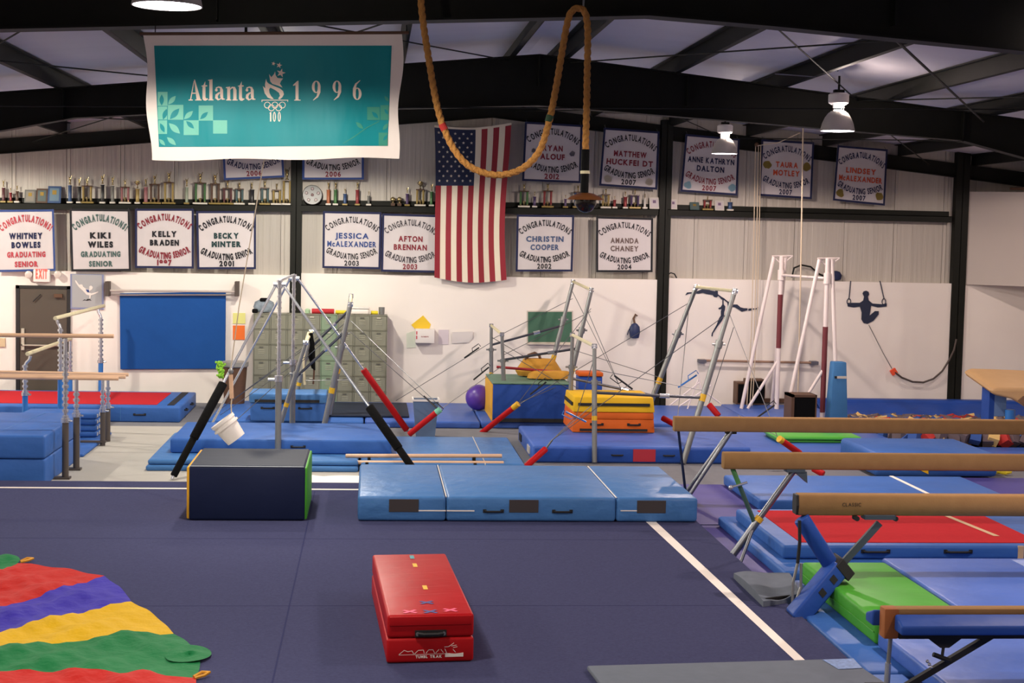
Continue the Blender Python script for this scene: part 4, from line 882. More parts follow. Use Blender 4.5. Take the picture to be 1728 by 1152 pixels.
# white high bar tower
t = thing('high_bar', (7.2, 25.8, .11), 'white framed high bar tower near the back wall', 'high bar')
zf = .112
Aa, Bb = at(1319, 432, 26.6), at(1397, 436, 25.0)
for P, feet, wrap in ((Aa, (at(1251, 690, 26.6), at(1302, 690, 27.2)), (.25, .6)), (Bb, (at(1325, 706, 25.0), at(1413, 706, 24.9)), (.42, .95))):
    MB().tube((P.x, P.y, zf), P, .04, n=12).build('post', M_whitep, t, smooth=True)
    MB().tube(V((P.x, P.y, P.z)).lerp(V((P.x, P.y, zf)), wrap[0]), V((P.x, P.y, P.z)).lerp(V((P.x, P.y, zf)), wrap[1]), .044, n=12).build('post_wrap', mat('dark red wrap', '#6e2a31', .6), t, smooth=True)
    for i, fo in enumerate(feet):
        tp = P + V((-.14 if i == 0 else .07, 0, -.02)); fo = V((fo.x, fo.y, zf)); MB().tube(tp, fo, .033, n=10).build('leg', M_whitep, t, smooth=True)
    m = MB()
    for (q0, q1) in (((-.17, 0, 0), (.2, 0, .01)), ((-.17, 0, 0), (-.02, 0, -.12)), ((.2, 0, .01), (.04, 0, -.12)), ((-.17, 0, 0), (-.05, .1, -.02)), ((.2, 0, .01), (.05, .1, -.02))): m.tube(P + V(q0), P + V(q1), .011, n=6)
    m.build('head_bracket', M_whitep, t)
    MB().tube(P - V((0, 0, .42)), P - V((0, 0, .24)), .06, n=12).build('slide_collar', M_whitep, t, smooth=True)
    Pm = V((P.x, P.y, P.z)).lerp(V((P.x, P.y, zf)), .68); MB().tube(Pm, (P.x - .52, P.y, zf), .028, n=10).build('brace', M_whitep, t, smooth=True)
rail(t, Aa - V((0, 0, .33)), Bb - V((0, 0, .33)), .022, M_whitep, 'rail')
bx, by = at(1409, 650, 24.88).x, 24.75
t = thing('post_pad', (bx, by, .11), 'blue padded upright column at the foot of the white frame', 'pad')
m = MB(); m.add([(bx + sx * w, by + sy * w, z) for w, z in ((.155, .112), (.11, 1.12)) for sx, sy in ((-1, -1), (1, -1), (1, 1), (-1, 1))], [(3, 2, 1, 0), (4, 5, 6, 7), (0, 1, 5, 4), (1, 2, 6, 5), (2, 3, 7, 6), (3, 0, 4, 7)])
m.build('pad', vinyl('steel blue pad', '#3f74a8', .5), t, bevel=.02, smooth=True)
MB().box(bx - .09, bx + .11, by - .13, by - .118, .85, .89).build('label_strip', M_marble, t); MB().box(bx - .09, bx - .05, by - .132, by - .12, .85, .89).build('label_square', M_black, t)
A, B = at(1336, 668, 24.5), at(1379, 668, 24.5)
t = thing('wooden_box', ((A.x + B.x) / 2, 24.7, .11), 'small open wooden box with dark front before the white frame', 'box')
z1 = A.z + .02; m = MB(); x0, x1 = A.x, B.x
m.box(x0, x0 + .05, 24.5, 24.95, .112, z1).box(x1 - .02, x1, 24.5, 24.95, .112, z1).box(x0, x1, 24.5, 24.95, z1 - .04, z1).box(x0, x1, 24.5, 24.95, .112, .14); m.build('carcass', M_woodbr, t)
MB().box(x0 + .05, x1 - .02, 24.53, 24.55, .14, z1 - .04).build('dark_front', M_blackpad, t)  # dark sheet filling the box opening
for (pa, pb, yy, h, lb) in (((1261, 640), (1292, 640), 27.2, .02, 'taller black speaker cabinet by the wall behind the white frame'), ((1244, 645), (1260, 645), 27.25, .02, 'narrow black speaker cabinet beside the taller one at the wall')):
    A, B = at(*pa, yy), at(*pb, yy); t = thing('speaker_cabinet', ((A.x + B.x) / 2, yy, .112), lb, 'speaker')
    MB().box(A.x, B.x, yy, yy + .3, .112, A.z).build('cabinet', M_woodbr, t, bevel=.008); MB().box(A.x + .02, B.x - .015, yy - .008, yy + .01, .14, A.z - .03).build('grille', M_blackpad, t)
# white folding frame lying by the right uneven bars
t = thing('folding_rack', (5.6, 26.3, .11), 'white tubular folding rack at the wall behind the uneven bars', 'rack')
for pa, pb in (((1130, 684), (1180, 645)), ((1145, 686), (1200, 650)), ((1178, 625), (1182, 655)), ((1182, 655), (1215, 680)), ((1178, 640), (1160, 690))): MB().tube(at(*pa, 26.5), at(*pb, 26.5), .014, n=8).build('tube', M_whitep, t)

# ================================================================== BACK WALL ITEMS
YW = WY - .07
# door
D0, D1 = at(27, 483, YW), at(119, 487, YW); dx0, dx1, dz = D0.x, D1.x, 2.03
dr = struct(MB().box(dx0 + .07, dx1 - .06, YW - .02, YW + .03, .01, dz - .06).build('door_1', mat('brown door', '#4f463c', .5)))
m = MB(); m.box(dx0, dx0 + .065, YW - .03, YW + .05, 0, dz).box(dx1 - .055, dx1, YW - .03, YW + .05, 0, dz).box(dx0, dx1, YW - .03, YW + .05, dz - .055, dz); m.build('door_frame', mat('black frame', '#1e1c1c', .5), dr)
m = MB(); m.box(dx0 + .1, dx0 + .15, YW - .06, YW - .02, .9, 1.28).box(dx0 + .1, dx1 - .1, YW - .08, YW - .055, .98, 1.0).box(dx0 + .1, dx0 + .12, YW - .08, YW - .02, .97, 1.0); m.build('push_bar', M_plate, dr)
MB().box(dx1 - .27, dx1 - .13, YW - .08, YW - .02, dz - .2, dz - .14).build('door_closer', M_woodbr, dr)
MB().tube((dx0 + .3, YW - .05, dz - .28), (dx0 + .43, YW - .05, dz - .15), .01, n=6).build('closer_arm', M_black, dr)
tag(MB().box(-6.95, at(9, 575, YW).x, YW - .02, YW + .012, at(5, 585, YW).z, at(5, 570, YW).z).build('wall_switch_box', mat('beige plastic', '#cbb793', .5), bevel=.004), 'beige switch box on the wall left of the door', 'switch box')
# exit sign
A, B = at(58, 454, YW), at(86, 476, YW)
t = thing('exit_sign', ((A.x + B.x) / 2, YW, B.z), 'white exit sign with red letters and two lamp heads above the door', 'exit sign')
rbox('housing', M_white, t, A.x, B.x, YW - .1, YW + .005, B.z, A.z, .015)
g2 = text2d('EXIT', .15, .2, 0, 0, bold=.06); PX = at(70, 462, YW - .101)
mapmb(g2, lambda a, b: V((PX.x + a, YW - .104, PX.z + b))).build('lettering', M_glow, t)
for px in (49, 98):
    P = at(px, 463, YW - .06); m = MB(); m.lathe([(.03, .05), (.06, .02), (.065, -.05), (.05, -.06)], P, 14, ax=(1, 0, 0), ay=(0, 0, 1), az=(0, 1, 0)); m.build('lamp_head', mat('clear plastic', '#cfc4bb', .3), t, smooth=True)
    MB().tube(P + V((0, .02, 0)), V((A.x if px < 60 else B.x, P.y + .03, P.z)), .012, n=6).build('lamp_arm', M_white, t)
# gymnast poster
A, B = at(119, 462, YW), at(175, 522, YW); t = thing('gymnast_poster', ((A.x + B.x) / 2, YW, B.z), 'grey poster with a leaping gymnast beside the door', 'poster')
MB().box(A.x, B.x, YW - .02, YW + .012, B.z, A.z).build('frame', mat('periwinkle frame', '#7f86a8', .6), t)
MB().box(A.x + .03, B.x - .03, YW - .024, YW - .018, B.z + .03, A.z - .01).build('sheet', mat('poster grey', '#a3a4a6', .7), t)
def wallpoly(parent, pts, sc, ox, oy, mm, name, y=YW - .005, th=.004): return MB().prism([at(ox + a / sc, oy + b / sc, y) for a, b in pts], (0, th, 0)).build(name, mm, parent)
wallpoly(t, [(910, 235), (925, 240), (960, 290), (985, 285), (1000, 290), (1010, 315), (1045, 340), (1085, 345), (1085, 310), (1105, 300), (1128, 318), (1120, 345), (1095, 360), (1085, 385), (1110, 395), (1150, 385), (1195, 370), (1192, 382), (1140, 408), (1105, 418), (1098, 455), (1085, 455), (1085, 420), (1050, 410), (1010, 365), (960, 320), (920, 265)], 7.2, 0, 440, mat('poster white', '#e3dad2', .7), 'figure', YW - .029)
wallpoly(t, [(1040, 345), (1080, 350), (1085, 385), (1060, 380)], 7.2, 0, 440, M_bluec, 'leotard', YW - .033)
wallpoly(t, [(1000, 487), (1025, 468), (1050, 475), (1060, 462), (1095, 465), (1112, 485), (1085, 478), (1060, 485), (1030, 478)], 7.2, 0, 440, M_black, 'bird_mark', YW - .029)
# wall barre and hanging blue mat
t = thing('wall_barre', at(290, 490, YW), 'long pale wall barre held by two dark brackets', 'barre')
A, B = at(186, 490, YW - .18), at(399, 492, YW - .18); MB().tube(A, B, .02, n=10).build('rail', mat('pale barre', '#b9aea6', .4), t, smooth=True)
MB().tube(A + V((0, .08, -.08)), B + V((0, .08, -.06)), .014, n=10).build('lower_rail', mat('pale barre', '#b9aea6', .4), t, smooth=True)
for px in (182, 400):
    P = at(px, 486, YW - .1); m = MB(); m.box(P.x - .035, P.x + .035, YW - .2, YW + .012, P.z - .14, P.z + .12); m.build('bracket', mat('dark bracket', '#4b403a', .6), t, bevel=.006)
q = [at(202, 495, YW - .05), at(381, 492, YW - .05), at(380, 622, YW - .05), at(203, 623, YW - .05)]
M_wallmat = mat('blue wall mat', '#134b92', .6, spec=.2, var=.1, vscale=3, bump=.1, bscale=5)
t = thing('wall_mat', (q[0].x * .5 + q[1].x * .5, YW - .05, q[2].z), 'flat royal blue mat hanging on the wall below the barre', 'mat')
MB().prism(q, (0, .045, 0)).build('panel', M_wallmat, t, bevel=.008)
def flat(name, pts, mm, label, cat, y=YW - .004): return tag(MB().prism([at(px, py, y) for px, py in pts], (0, .012, 0)).build(name, mm), label, cat)
flat('notice_sheet', [(393, 528), (414, 528), (414, 546), (393, 546)], mat('lemon paper', '#e3e08a', .8), 'pale yellow notice on the wall above the orange one', 'notice')
flat('notice_sheet', [(393, 549), (413, 549), (413, 573), (393, 573)], mat('orange paper', '#f0742c', .8), 'bright orange notice on the wall left of the lockers', 'notice')
# chalkboard
t = thing('chalkboard', at(928, 580, YW), 'green chalkboard with pale frame on the wall', 'chalkboard')
MB().prism([at(889, 524, YW), at(967, 524, YW), at(967, 580, YW), at(889, 580, YW)], (0, .03, 0)).build('frame', mat('pale frame', '#c9bfb4', .5), t)
MB().prism([at(891, 526, YW - .004), at(965, 526, YW - .004), at(965, 577, YW - .004), at(891, 577, YW - .004)], (0, .01, 0)).build('board', mat('board green', '#3d6651', .6, var=.08, vscale=5), t)
A, B = at(889, 579, YW), at(967, 579, YW); MB().box(A.x, B.x, YW - .06, YW, A.z - .02, A.z).build('chalk_tray', mat('pale frame', '#c9bfb4', .5), t)
# brochure box, envelope, papers
A, B = at(701, 555, YW - .2), at(733, 579, YW - .2)
t = thing('wall_box', ((A.x + B.x) / 2, YW - .1, B.z), 'white letter box with red marks mounted on the wall', 'box')
rbox('box', M_white, t, A.x, B.x, YW - .2, YW + .012, B.z, A.z, .006)
for zz in (.18, .1): MB().box(A.x + .015, A.x + .035, YW - .204, YW - .198, B.z + zz - .03, B.z + zz + .03).build('red_mark', mat('red mark', '#c4404a', .6), t)
g2 = text2d('PAYMENTS', .022, .13, 0, 0, bold=.03); PX = at(717, 568, YW - .204)
mapmb(g2, lambda a, b: V((PX.x + a, YW - .2035, PX.z + b))).build('lettering', mat('maroon print', '#9a3b4a', .6), t)
flat('envelope', [(694, 548), (714, 532), (727, 547), (724, 556), (701, 556)], mat('manila yellow', '#e6c02a', .7), 'yellow envelope pinned tilted above the white wall box', 'envelope')
flat('paper_sheet', [(740, 556), (757, 556), (757, 581), (740, 581)], mat('lilac paper', '#d3c8ce', .8), 'upright white paper on the wall beside the letter box', 'paper', YW - .003)
flat('paper_sheet', [(763, 560), (798, 559), (798, 570), (790, 578), (762, 579)], mat('white paper', '#d6cfcc', .8), 'wide white paper with curled corner on the wall', 'paper', YW - .012)
flat('paper_sheet', [(686, 562), (700, 558), (702, 586), (686, 587)], mat('mint paper', '#dbe0cf', .8), 'faint mint paper on the wall partly behind the letter box', 'paper', YW - .002)
# hanging bag
t = thing('drawstring_bag', at(1070, 572, YW - .1), 'navy drawstring bag hanging on the wall beside the column', 'bag')
P = at(1071, 556, YW - .1)
MB().lathe([(.03, -.16), (.08, -.15), (.1, -.05), (.09, .05), (.05, .1), (.02, .12)], P, 16, ay=(0, .6, 0)).build('body', mat('navy nylon', '#1d2c57', .5), t, smooth=True)
MB().path([P + V((0, 0, .1)), P + V((-.02, .03, .2)), P + V((.02, .06, .27)), P + V((.05, .05, .24))], .02, 8).build('neck_cord', M_woodbr, t, smooth=True)
MB().path([P + V((-.05, 0, .1)), P + V((-.11, 0, -.02)), P + V((-.13, 0, -.1))], .008, 6).build('draw_cord', M_navyc, t)
# silhouettes
t = thing('gymnast_silhouette', at(1215, 550, YW), 'navy silhouettes of flying gymnasts stuck on the wall', 'decal')
wallpoly(t, [(478, 272), (500, 240), (570, 235), (620, 225), (690, 195), (740, 200), (790, 215), (840, 225), (850, 212), (875, 215), (875, 260), (915, 290), (950, 310), (990, 345), (1020, 360), (1060, 385), (1110, 385), (1150, 420), (1190, 430), (1235, 432), (1235, 455), (1165, 475), (1130, 450), (1080, 420), (1040, 415), (995, 415), (990, 365), (955, 335), (920, 325), (880, 280), (860, 300), (830, 295), (810, 270), (740, 260), (690, 245), (640, 255), (570, 248), (520, 255), (490, 270)], 7.2, 1090, 460, M_sil, 'flying_figure')
for q in ([(1245, 436), (1288, 432), (1288, 456), (1245, 462)], [(1298, 435), (1318, 433), (1318, 445), (1298, 447)], [(1330, 436), (1365, 418), (1360, 432), (1335, 450)]): wallpoly(t, q, 7.2, 1090, 460, M_sil, 'foot_piece')
wallpoly(t, [(928, 330), (945, 330), (945, 385), (965, 410), (960, 450), (950, 480), (950, 530), (920, 590), (880, 640), (815, 735), (810, 775), (795, 770), (800, 735), (860, 630), (885, 560), (910, 520), (910, 470), (920, 440), (885, 445), (880, 430), (910, 415), (928, 385)], 7.2, 1090, 460, M_sil, 'hanging_figure')
t = thing('rings_silhouette', at(1465, 545, YW), 'navy silhouette of a gymnast on rings stuck on the wall', 'decal')
wallpoly(t, [(556, 946), (580, 945), (640, 945), (662, 930), (668, 905), (658, 885), (664, 870), (682, 865), (698, 872), (702, 890), (694, 905), (700, 930), (725, 950), (790, 955), (818, 948), (818, 970), (760, 976), (715, 965), (710, 1000), (705, 1030), (740, 1000), (765, 1000), (765, 1022), (730, 1065), (690, 1085), (665, 1080), (650, 1055), (652, 1010), (640, 970), (600, 976), (560, 970)], 3.927, 1288, 270, M_sil, 'figure')
for a, b in (((579, 800), (568, 918)), ((773, 800), (800, 918))):
    p, q = at(1288 + a[0] / 3.927, 270 + a[1] / 3.927, YW - .004), at(1288 + b[0] / 3.927, 270 + b[1] / 3.927, YW - .004); MB().tube(p, q, .009, n=6).build('strap', M_sil, t)
    m = MB(); c_ = q - V((0, 0, .055)); m.path([c_ + V((.035 * math.cos(k * math.pi / 6), 0, .055 * math.sin(k * math.pi / 6))) for k in range(13)], .008, 6); m.build('ring', M_sil, t)
# wall rod
t = thing('wall_rod', at(1280, 608, YW - .1), 'long thin bar mounted along the wall behind the white frame', 'rod')
A, B = at(1182, 608, YW - .12), at(1378, 612, YW - .12); MB().tube(A, B, .022, n=8).build('rod', mat('tan rod', '#9c7d68', .5), t, smooth=True)
for px, py in ((1185, 609), (1374, 612)): P = at(px, py, YW - .1); MB().box(P.x - .07, P.x + .07, YW - .15, YW + .012, P.z - .03, P.z + .03).build('bracket', mat('grey bracket', '#5b5b66', .5), t, bevel=.006)
# hose with orange tag
t = thing('elastic_cord', at(1560, 640, YW - .06), 'dark cord with orange tag drooping across the wall to the column', 'cord')
pts = [at(1466, 548, YW - .02), at(1490, 595, YW - .04), at(1508, 627, YW - .06)]
MB().path(pts, .006, 6).build('thin_line', M_cable, t)
pts = [at(px, py, YW - .1) for px, py in ((1510, 628), (1522, 637), (1540, 644), (1558, 645), (1575, 639), (1590, 626), (1602, 607), (1610, 590), (1614, 572))]
MB().path(pts, .018, 8).build('hose', mat('dark hose', '#4c413c', .6), t, smooth=True)
P = at(1508, 627, YW - .08); MB().obox(P, V((.045, 0, .03)), V((0, .03, 0)), V((-.03, 0, .045))).build('tag', mat('orange tag', '#e8502c', .6), t, bevel=.006)
t = thing('cable_coil', at(1380, 468, YW - .05), 'dark blue bundle and loose cables on the ledge above the drywall', 'cables')
P = at(1410, 466, YW + .02); MB().lathe([(.03, -.08), (.1, -.06), (.12, .02), (.08, .08), (.02, .1)], P, 14, ay=(0, .5, 0)).build('bundle', M_navyc, t, smooth=True)
MB().path([at(px, py, YW + .02) for px, py in ((1336, 468), (1340, 452), (1352, 447), (1368, 450), (1382, 462), (1400, 470))], .016, 6).build('cable_loop', M_steel, t, smooth=True)
MB().path([at(px, py, YW + .02) for px, py in ((1124, 466), (1132, 460), (1138, 462), (1142, 469))], .012, 6).build('loose_cable', M_black, t, smooth=True)

# ================================================================== BANNERS ON THE BACK WALL
def banner(corn, label, bc, top=None, mid=(), low=None, year=None, cols=None, extra=(), straight=(), Y=WY - .16, serif=False):
    TL, TR, BR, BL = [at(px, py, Y) for px, py in corn]
    ph = random.uniform(0, 6)
    def mp(u, v, e=0.0):
        p = (BL.lerp(BR, u)).lerp(TL.lerp(TR, u), v); p.y += .012 * math.sin(7 * u + ph) * (.4 + .6 * (1 - v)) + .006 * math.sin(17 * u + ph * 2) - e; return p
    t = thing('graduation_banner', BL.lerp(BR, .5), label, 'banner', 'graduation banners')
    MB().grid(lambda u, v: mp(u, v), 24, 6).build('cloth', M_cloth, t, smooth=2)
    m = MB(); b = .036
    for (u0, u1, v0, v1, nu) in ((0, 1, 0, b, 24), (0, 1, 1 - b, 1, 24), (0, b, b, 1 - b, 2), (1 - b, 1, b, 1 - b, 2)): m.grid(lambda u, v: mp(u0 + (u1 - u0) * u, v0 + (v1 - v0) * v, .004), nu, 2)
    m.build('border', bc, t, smooth=2)
    def put(mb, mm, nm_='lettering'): mapmb(mb, lambda u, v: mp(u, v, .007)).build(nm_, mm, t)
    bo = .06 if serif else .03
    if top: put(text2d(top, .1, .84, .5, .70, curve=.16, bold=bo), cols[0])
    for i, s_ in enumerate(mid):
        n = len(s_); put(text2d(s_, .085 if serif else .09, min(.84, .078 * n + .03), .5, (.575 - .145 * i) if len(mid) > 1 else .5, bold=bo + .01), cols[1])
    for i, s_ in enumerate(straight): put(text2d(s_, .08, .066 * len(s_), .5, .275 - .155 * i, bold=bo), cols[0])
    if low: put(text2d(low, .1, .9, .5, .335, curve=-.125, bold=bo), cols[2] if len(cols) > 2 else cols[0])
    if year: put(text2d(year, .085, .25, .5, .095, bold=bo), cols[3] if len(cols) > 3 else cols[0])
    for (u, v, r, mm, nm_) in extra:
        m = MB(); rr = random.Random(int(u * 99 + v * 999))
        pts = [V((u + r * (.75 + .4 * rr.random()) * math.cos(k * .5236), v + r * (.75 + .4 * rr.random()) * math.sin(k * .5236), 0)) for k in range(12)]
        m.prism(pts, (0, 0, .0001)); m.v = [tuple(mp(x, y, .006)) for x, y, z in m.v]; m.build(nm_, mm, t)
    # two hanging ties
    MB().tube(TL + V((.03, 0, -.01)), TL + V((.03, .1, .05)), .006, n=5).build('tie', M_cable, t); MB().tube(TR + V((-.03, 0, -.01)), TR + V((-.03, .1, .05)), .006, n=5).build('tie', M_cable, t)
    return t
CG, GS = 'CONGRATULATIONS', 'GRADUATING SENIOR'
banner([(-6, 354), (91, 353), (94, 457), (-4, 459)], 'white banner with red lettering and blue trim, leftmost below the shelf', M_bluec, CG + '!', ('WHITNEY', 'BOWLES'), cols=(M_redc, M_navyc), straight=('GRADUATING', 'SENIOR'), serif=True)
banner([(117, 352), (219, 353), (221, 457), (120, 458)], 'white banner with grey-green arched lettering and black name above the poster', M_blkc, CG + '!', ('KIKI', 'WILES'), cols=(M_grnc, M_blkc), straight=('GRADUATING', 'SENIOR'), serif=True)
banner([(228, 352), (327, 352), (327, 453), (228, 452)], 'white banner with maroon lettering dated 1997', M_navyc, CG, ('KELLY', 'BRADEN'), GS, '1997', (M_marc, M_blkc), serif=True)
banner([(331, 356), (432, 356), (432, 454), (333, 454)], 'white banner with dark lettering dated 2001', M_navyc, CG, ('BECKY', 'MINTER'), GS, '2001', (M_blkc, mat('bottle felt', '#1f3b3c', .85)), serif=True)
banner([(545, 356), (644, 358), (642, 454), (544, 452)], 'white banner with blue name dated 2003, right of the dark column', M_navyc, CG, ('JESSICA', 'McALEXANDER'), GS, '2003', (M_blkc, M_bluec))
banner([(645, 360), (742, 363), (740, 460), (643, 458)], 'white banner with maroon name dated 2003, partly behind the flag', M_navyc, CG, ('AFTON', 'BRENNAN'), GS, '2003', (mat('grey felt', '#3f3a40', .85), M_marc, mat('grey felt', '#3f3a40', .85), M_marc))
banner([(872, 362), (969, 363), (966, 458), (870, 458)], 'white banner dated 2002 below the shelf right of the flag', M_navyc, CG, ('CHRISTIN', 'COOPER'), GS, '2002', (M_blkc, mat('slate felt', '#46597c', .85)))
banner([(1006, 365), (1102, 368), (1101, 459), (1006, 459)], 'white banner with brownish name dated 2004', M_blkc, CG, ('AMANDA', 'CHANEY'), GS, '2004', (M_blkc, M_brnc))
banner([(886, 205), (983, 211), (980, 309), (881, 305)], 'white banner with maroon name dated 2012 behind the rope', M_navyc, CG, ('RYAN', 'ALOUF'), GS, '2012', (M_blkc, M_marc, M_blkc, M_marc), extra=((.84, .5, .05, mat('grey print', '#8b8790', .8), 'emblem'), (.17, .52, .04, mat('grey print', '#8b8790', .8), 'emblem')))
banner([(1019, 215), (1113, 222), (1109, 320), (1011, 313)], 'white banner with maroon name dated 2007 beside the hanging rope', M_navyc, CG, ('MATTHEW', 'HUCKFEI DT'), GS, '2007', (M_blkc, M_marc), extra=((.14, .12, .07, mat('faint print', '#c9c0b0', .8), 'emblem'), (.86, .12, .07, mat('faint print', '#c9c0b0', .8), 'emblem')))
banner([(1157, 226), (1248, 234), (1244, 330), (1148, 323)], 'white banner with maroon arcs, navy name and pale blue corners', M_navyc, CG, ('ANNE KATHRYN', 'DALTON'), GS, '2007', (M_marc, M_navyc), extra=((.12, .12, .07, M_skyc, 'corner_print'), (.9, .13, .07, M_skyc, 'corner_print')))
banner([(1285, 235), (1374, 240), (1370, 336), (1280, 330)], 'white banner with orange name and gold turtles beside it', M_navyc, CG, ('TAURA', 'MOTLEY'), GS, '2007', (M_navyc, M_orgc), extra=((.13, .56, .08, M_goldc, 'turtle_print'), (.88, .56, .08, M_goldc, 'turtle_print')))
banner([(1413, 245), (1498, 252), (1493, 347), (1405, 338)], 'white banner with orange name and gold turtles in its lower corners', M_navyc, CG, ('LINDSEY', 'McALEXANDER'), GS, '2007', (M_navyc, M_orgc), extra=((.13, .15, .08, M_goldc, 'turtle_print'), (.88, .15, .08, M_goldc, 'turtle_print')))
banner([(373, 205), (475, 205), (480, 299), (378, 304)], 'white banner dated 2006 left of the column, half hidden by the teal banner', M_bluec, CG, (), GS, '2006', (M_navyc, M_navyc, M_navyc, M_marc))
banner([(511, 205), (614, 206), (614, 303), (510, 303)], 'white banner dated 2006 right of the column, half hidden by the teal banner', M_bluec, CG, (), GS, '2006', (M_blkc, M_blkc, M_blkc, M_marc))

# ================================================================== FLAG
YF = WY - .24
TL, TR, BR, BL = at(731, 211, YF), at(861, 207, YF), at(855, 472, YF), at(733, 468, YF)
def fm(u, v, e=0.0):
    p = (BL.lerp(BR, u)).lerp(TL.lerp(TR, u), v)
    p.z += -.065 * math.sin(math.pi * u) * v ** 6 - .07 * math.sin(math.pi * u) * (1 - v) ** 3
    p.x += -.10 * math.sin(math.pi * v) * (u - .5) * (1 - .4 * v) - .02 * math.sin(5 * v)
    p.y += .02 * math.sin(9 * u + 3 * v) + .012 * math.sin(19 * u - 2 * v) - e; return p
t = thing('national_flag', BL.lerp(BR, .5), 'large stars and stripes flag hung vertically on the back wall', 'flag')
for k in range(13):
    u0, u1 = k / 13, (k + 1) / 13; v1 = .605 if k < 7 else .985
    MB().grid(lambda u, v: fm(u0 + (u1 - u0) * u, v1 * v), 2, 26).build('stripe', M_fred if k % 2 == 0 else M_fwhite, t, smooth=2)
MB().grid(lambda u, v: fm(7 / 13 * u, .605 + .38 * v), 12, 14).build('canton', M_fblue, t, smooth=2)
MB().grid(lambda u, v: fm(u, .985 + .015 * v), 13, 1).build('heading', M_fwhite, t, smooth=2)
m = MB(); asp = (TL - BL).length / (TR - TL).length
for r in range(11):
    for c in range(9):
        if (r + c) % 2: continue
        cu = 7 / 13 * (c + 1) / 10; cv = .605 + .38 * (1 - (r + 1) / 12)
        pts = [(cu + (.021 if i % 2 == 0 else .0085) * math.sin(i * math.pi / 5), cv + (.021 if i % 2 == 0 else .0085) * math.cos(i * math.pi / 5) / asp) for i in range(10)]
        m.add([fm(cu, cv, .006)] + [fm(a, b, .006) for a, b in pts], [(0, i + 1, (i + 1) % 10 + 1) for i in range(10)])
stuff(m.build('stars', M_fwhite, t))

# ================================================================== TEAL BANNER
YA = 11.9
t = thing('event_banner', at(460, 270, YA), 'large teal banner with pale canvas border hanging from the roof', 'banner')
TL, TR, BR, BL = at(243, 58, YA), at(680, 57, YA), at(671, 267, YA), at(254, 270, YA)
iTL, iBR = at(260, 77, YA), at(654, 247, YA)
def am(px, py, e=0.0):
    p = at(px, py, YA); u = (px - 243) / 437; v = (py - 58) / 212
    p.y += (.012 * math.sin(5 * u + .6) + .01 * math.sin(11 * u + 2 * v + 1) + .005 * math.sin(26 * u - 4 * v)) * min(1, v * 1.3) - e; return p
def qd(c4): return lambda u, v: ((c4[3][0] * (1 - u) + c4[2][0] * u) * (1 - v) + (c4[0][0] * (1 - u) + c4[1][0] * u) * v, (c4[3][1] * (1 - u) + c4[2][1] * u) * (1 - v) + (c4[0][1] * (1 - u) + c4[1][1] * u) * v)
def edgew(u, v, c):
    x, y = c; return (x + (3 * math.sin(9 * v + 1) if u in (0, 1) else 0), y + (1.6 * math.sin(13 * u) if v == 0 else 0))
qo = qd([(243, 58), (680, 57), (671, 267), (254, 270)]); qi = qd([(260, 77), (661, 77), (654, 246), (268, 248)])
MB().grid(lambda u, v: am(*edgew(u, v, qo(u, v))), 48, 20).build('canvas_border', M_canvas, t, smooth=2)
MB().grid(lambda u, v: am(*qi(u, v), .003), 48, 16).build('teal_panel', M_teal, t, smooth=2)
MB().tube(at(236, 57, YA), at(690, 55, YA), .012, n=10).build('hanging_rod', M_woodbr, t)
for px in (262, 686): MB().tube(at(px, 56, YA), V((at(px, 56, YA).x, 11.92, 4.7)), .004, n=5).build('wire', M_steel, t)
def sub(poly, n=6):                                  # subdivide edges so print follows the cloth
    return poly
def zp(pts, e=.006): return [am(310 + a / 5.574, 90 + b / 5.574, e) for a, b in pts]
def flatpoly(m, P): P = [V(p) for p in P]; m.add(P, [tuple(q) for q in tessellate_polygon([P])])
def ribbon(m, pw, e=.006):
    L_, R_ = [], []
    for i, (x, y, w_) in enumerate(pw):
        x0, y0, _ = pw[max(0, i - 1)]; x1, y1, _ = pw[min(len(pw) - 1, i + 1)]; dx, dy = x1 - x0, y1 - y0; l = math.hypot(dx, dy) or 1
        L_.append((x - dy / l * w_ / 2, y + dx / l * w_ / 2)); R_.append((x + dy / l * w_ / 2, y - dx / l * w_ / 2))
    A_, B_ = zp(L_, e), zp(R_, e); n = len(pw)
    m.add(A_ + B_, [(i, i + 1, n + i + 1, n + i) for i in range(n - 1)])
def ring(m, cx, cy, rx, ry, rx2, ry2, n=24, e=.006):
    a = zp([(cx + rx * math.cos(2 * math.pi * i / n), cy + ry * math.sin(2 * math.pi * i / n)) for i in range(n)], e); b = zp([(cx + rx2 * math.cos(2 * math.pi * i / n), cy + ry2 * math.sin(2 * math.pi * i / n)) for i in range(n)], e)
    m.add(a + b, [(i, (i + 1) % n, n + (i + 1) % n, n + i) for i in range(n)])
def sh(pts, d): return [(p[0] + d,) + tuple(p[1:]) for p in pts]
Lt = [(186, 300), (204, 262), (204, 300), (222, 300), (222, 312), (206, 312), (206, 412), (214, 426), (226, 422), (230, 432), (208, 446), (190, 444), (178, 430), (178, 312), (168, 312), (168, 306)]
A1 = [(305, 345, 10), (308, 326, 13), (330, 317, 12), (350, 324, 20), (357, 346, 28), (358, 405, 28), (366, 430, 20), (388, 432, 7)]
A2 = [(357, 366, 6), (332, 374, 15), (311, 394, 26), (309, 418, 27), (325, 436, 16), (345, 430, 10), (357, 412, 8)]
def letter(fn): m = MB(); fn(m); return m.build('letter', M_cream, t)
def Aa_(m):
    for q in ([(94, 262), (101, 262), (70, 436), (60, 436)], [(97, 248), (107, 248), (160, 436), (122, 436)], [(78, 370), (128, 370), (130, 380), (76, 380)], [(46, 434), (86, 434), (86, 443), (46, 443)], [(108, 434), (170, 434), (170, 443), (108, 443)]): flatpoly(m, zp(q))
letter(Aa_)
letter(lambda m: flatpoly(m, zp(Lt)))
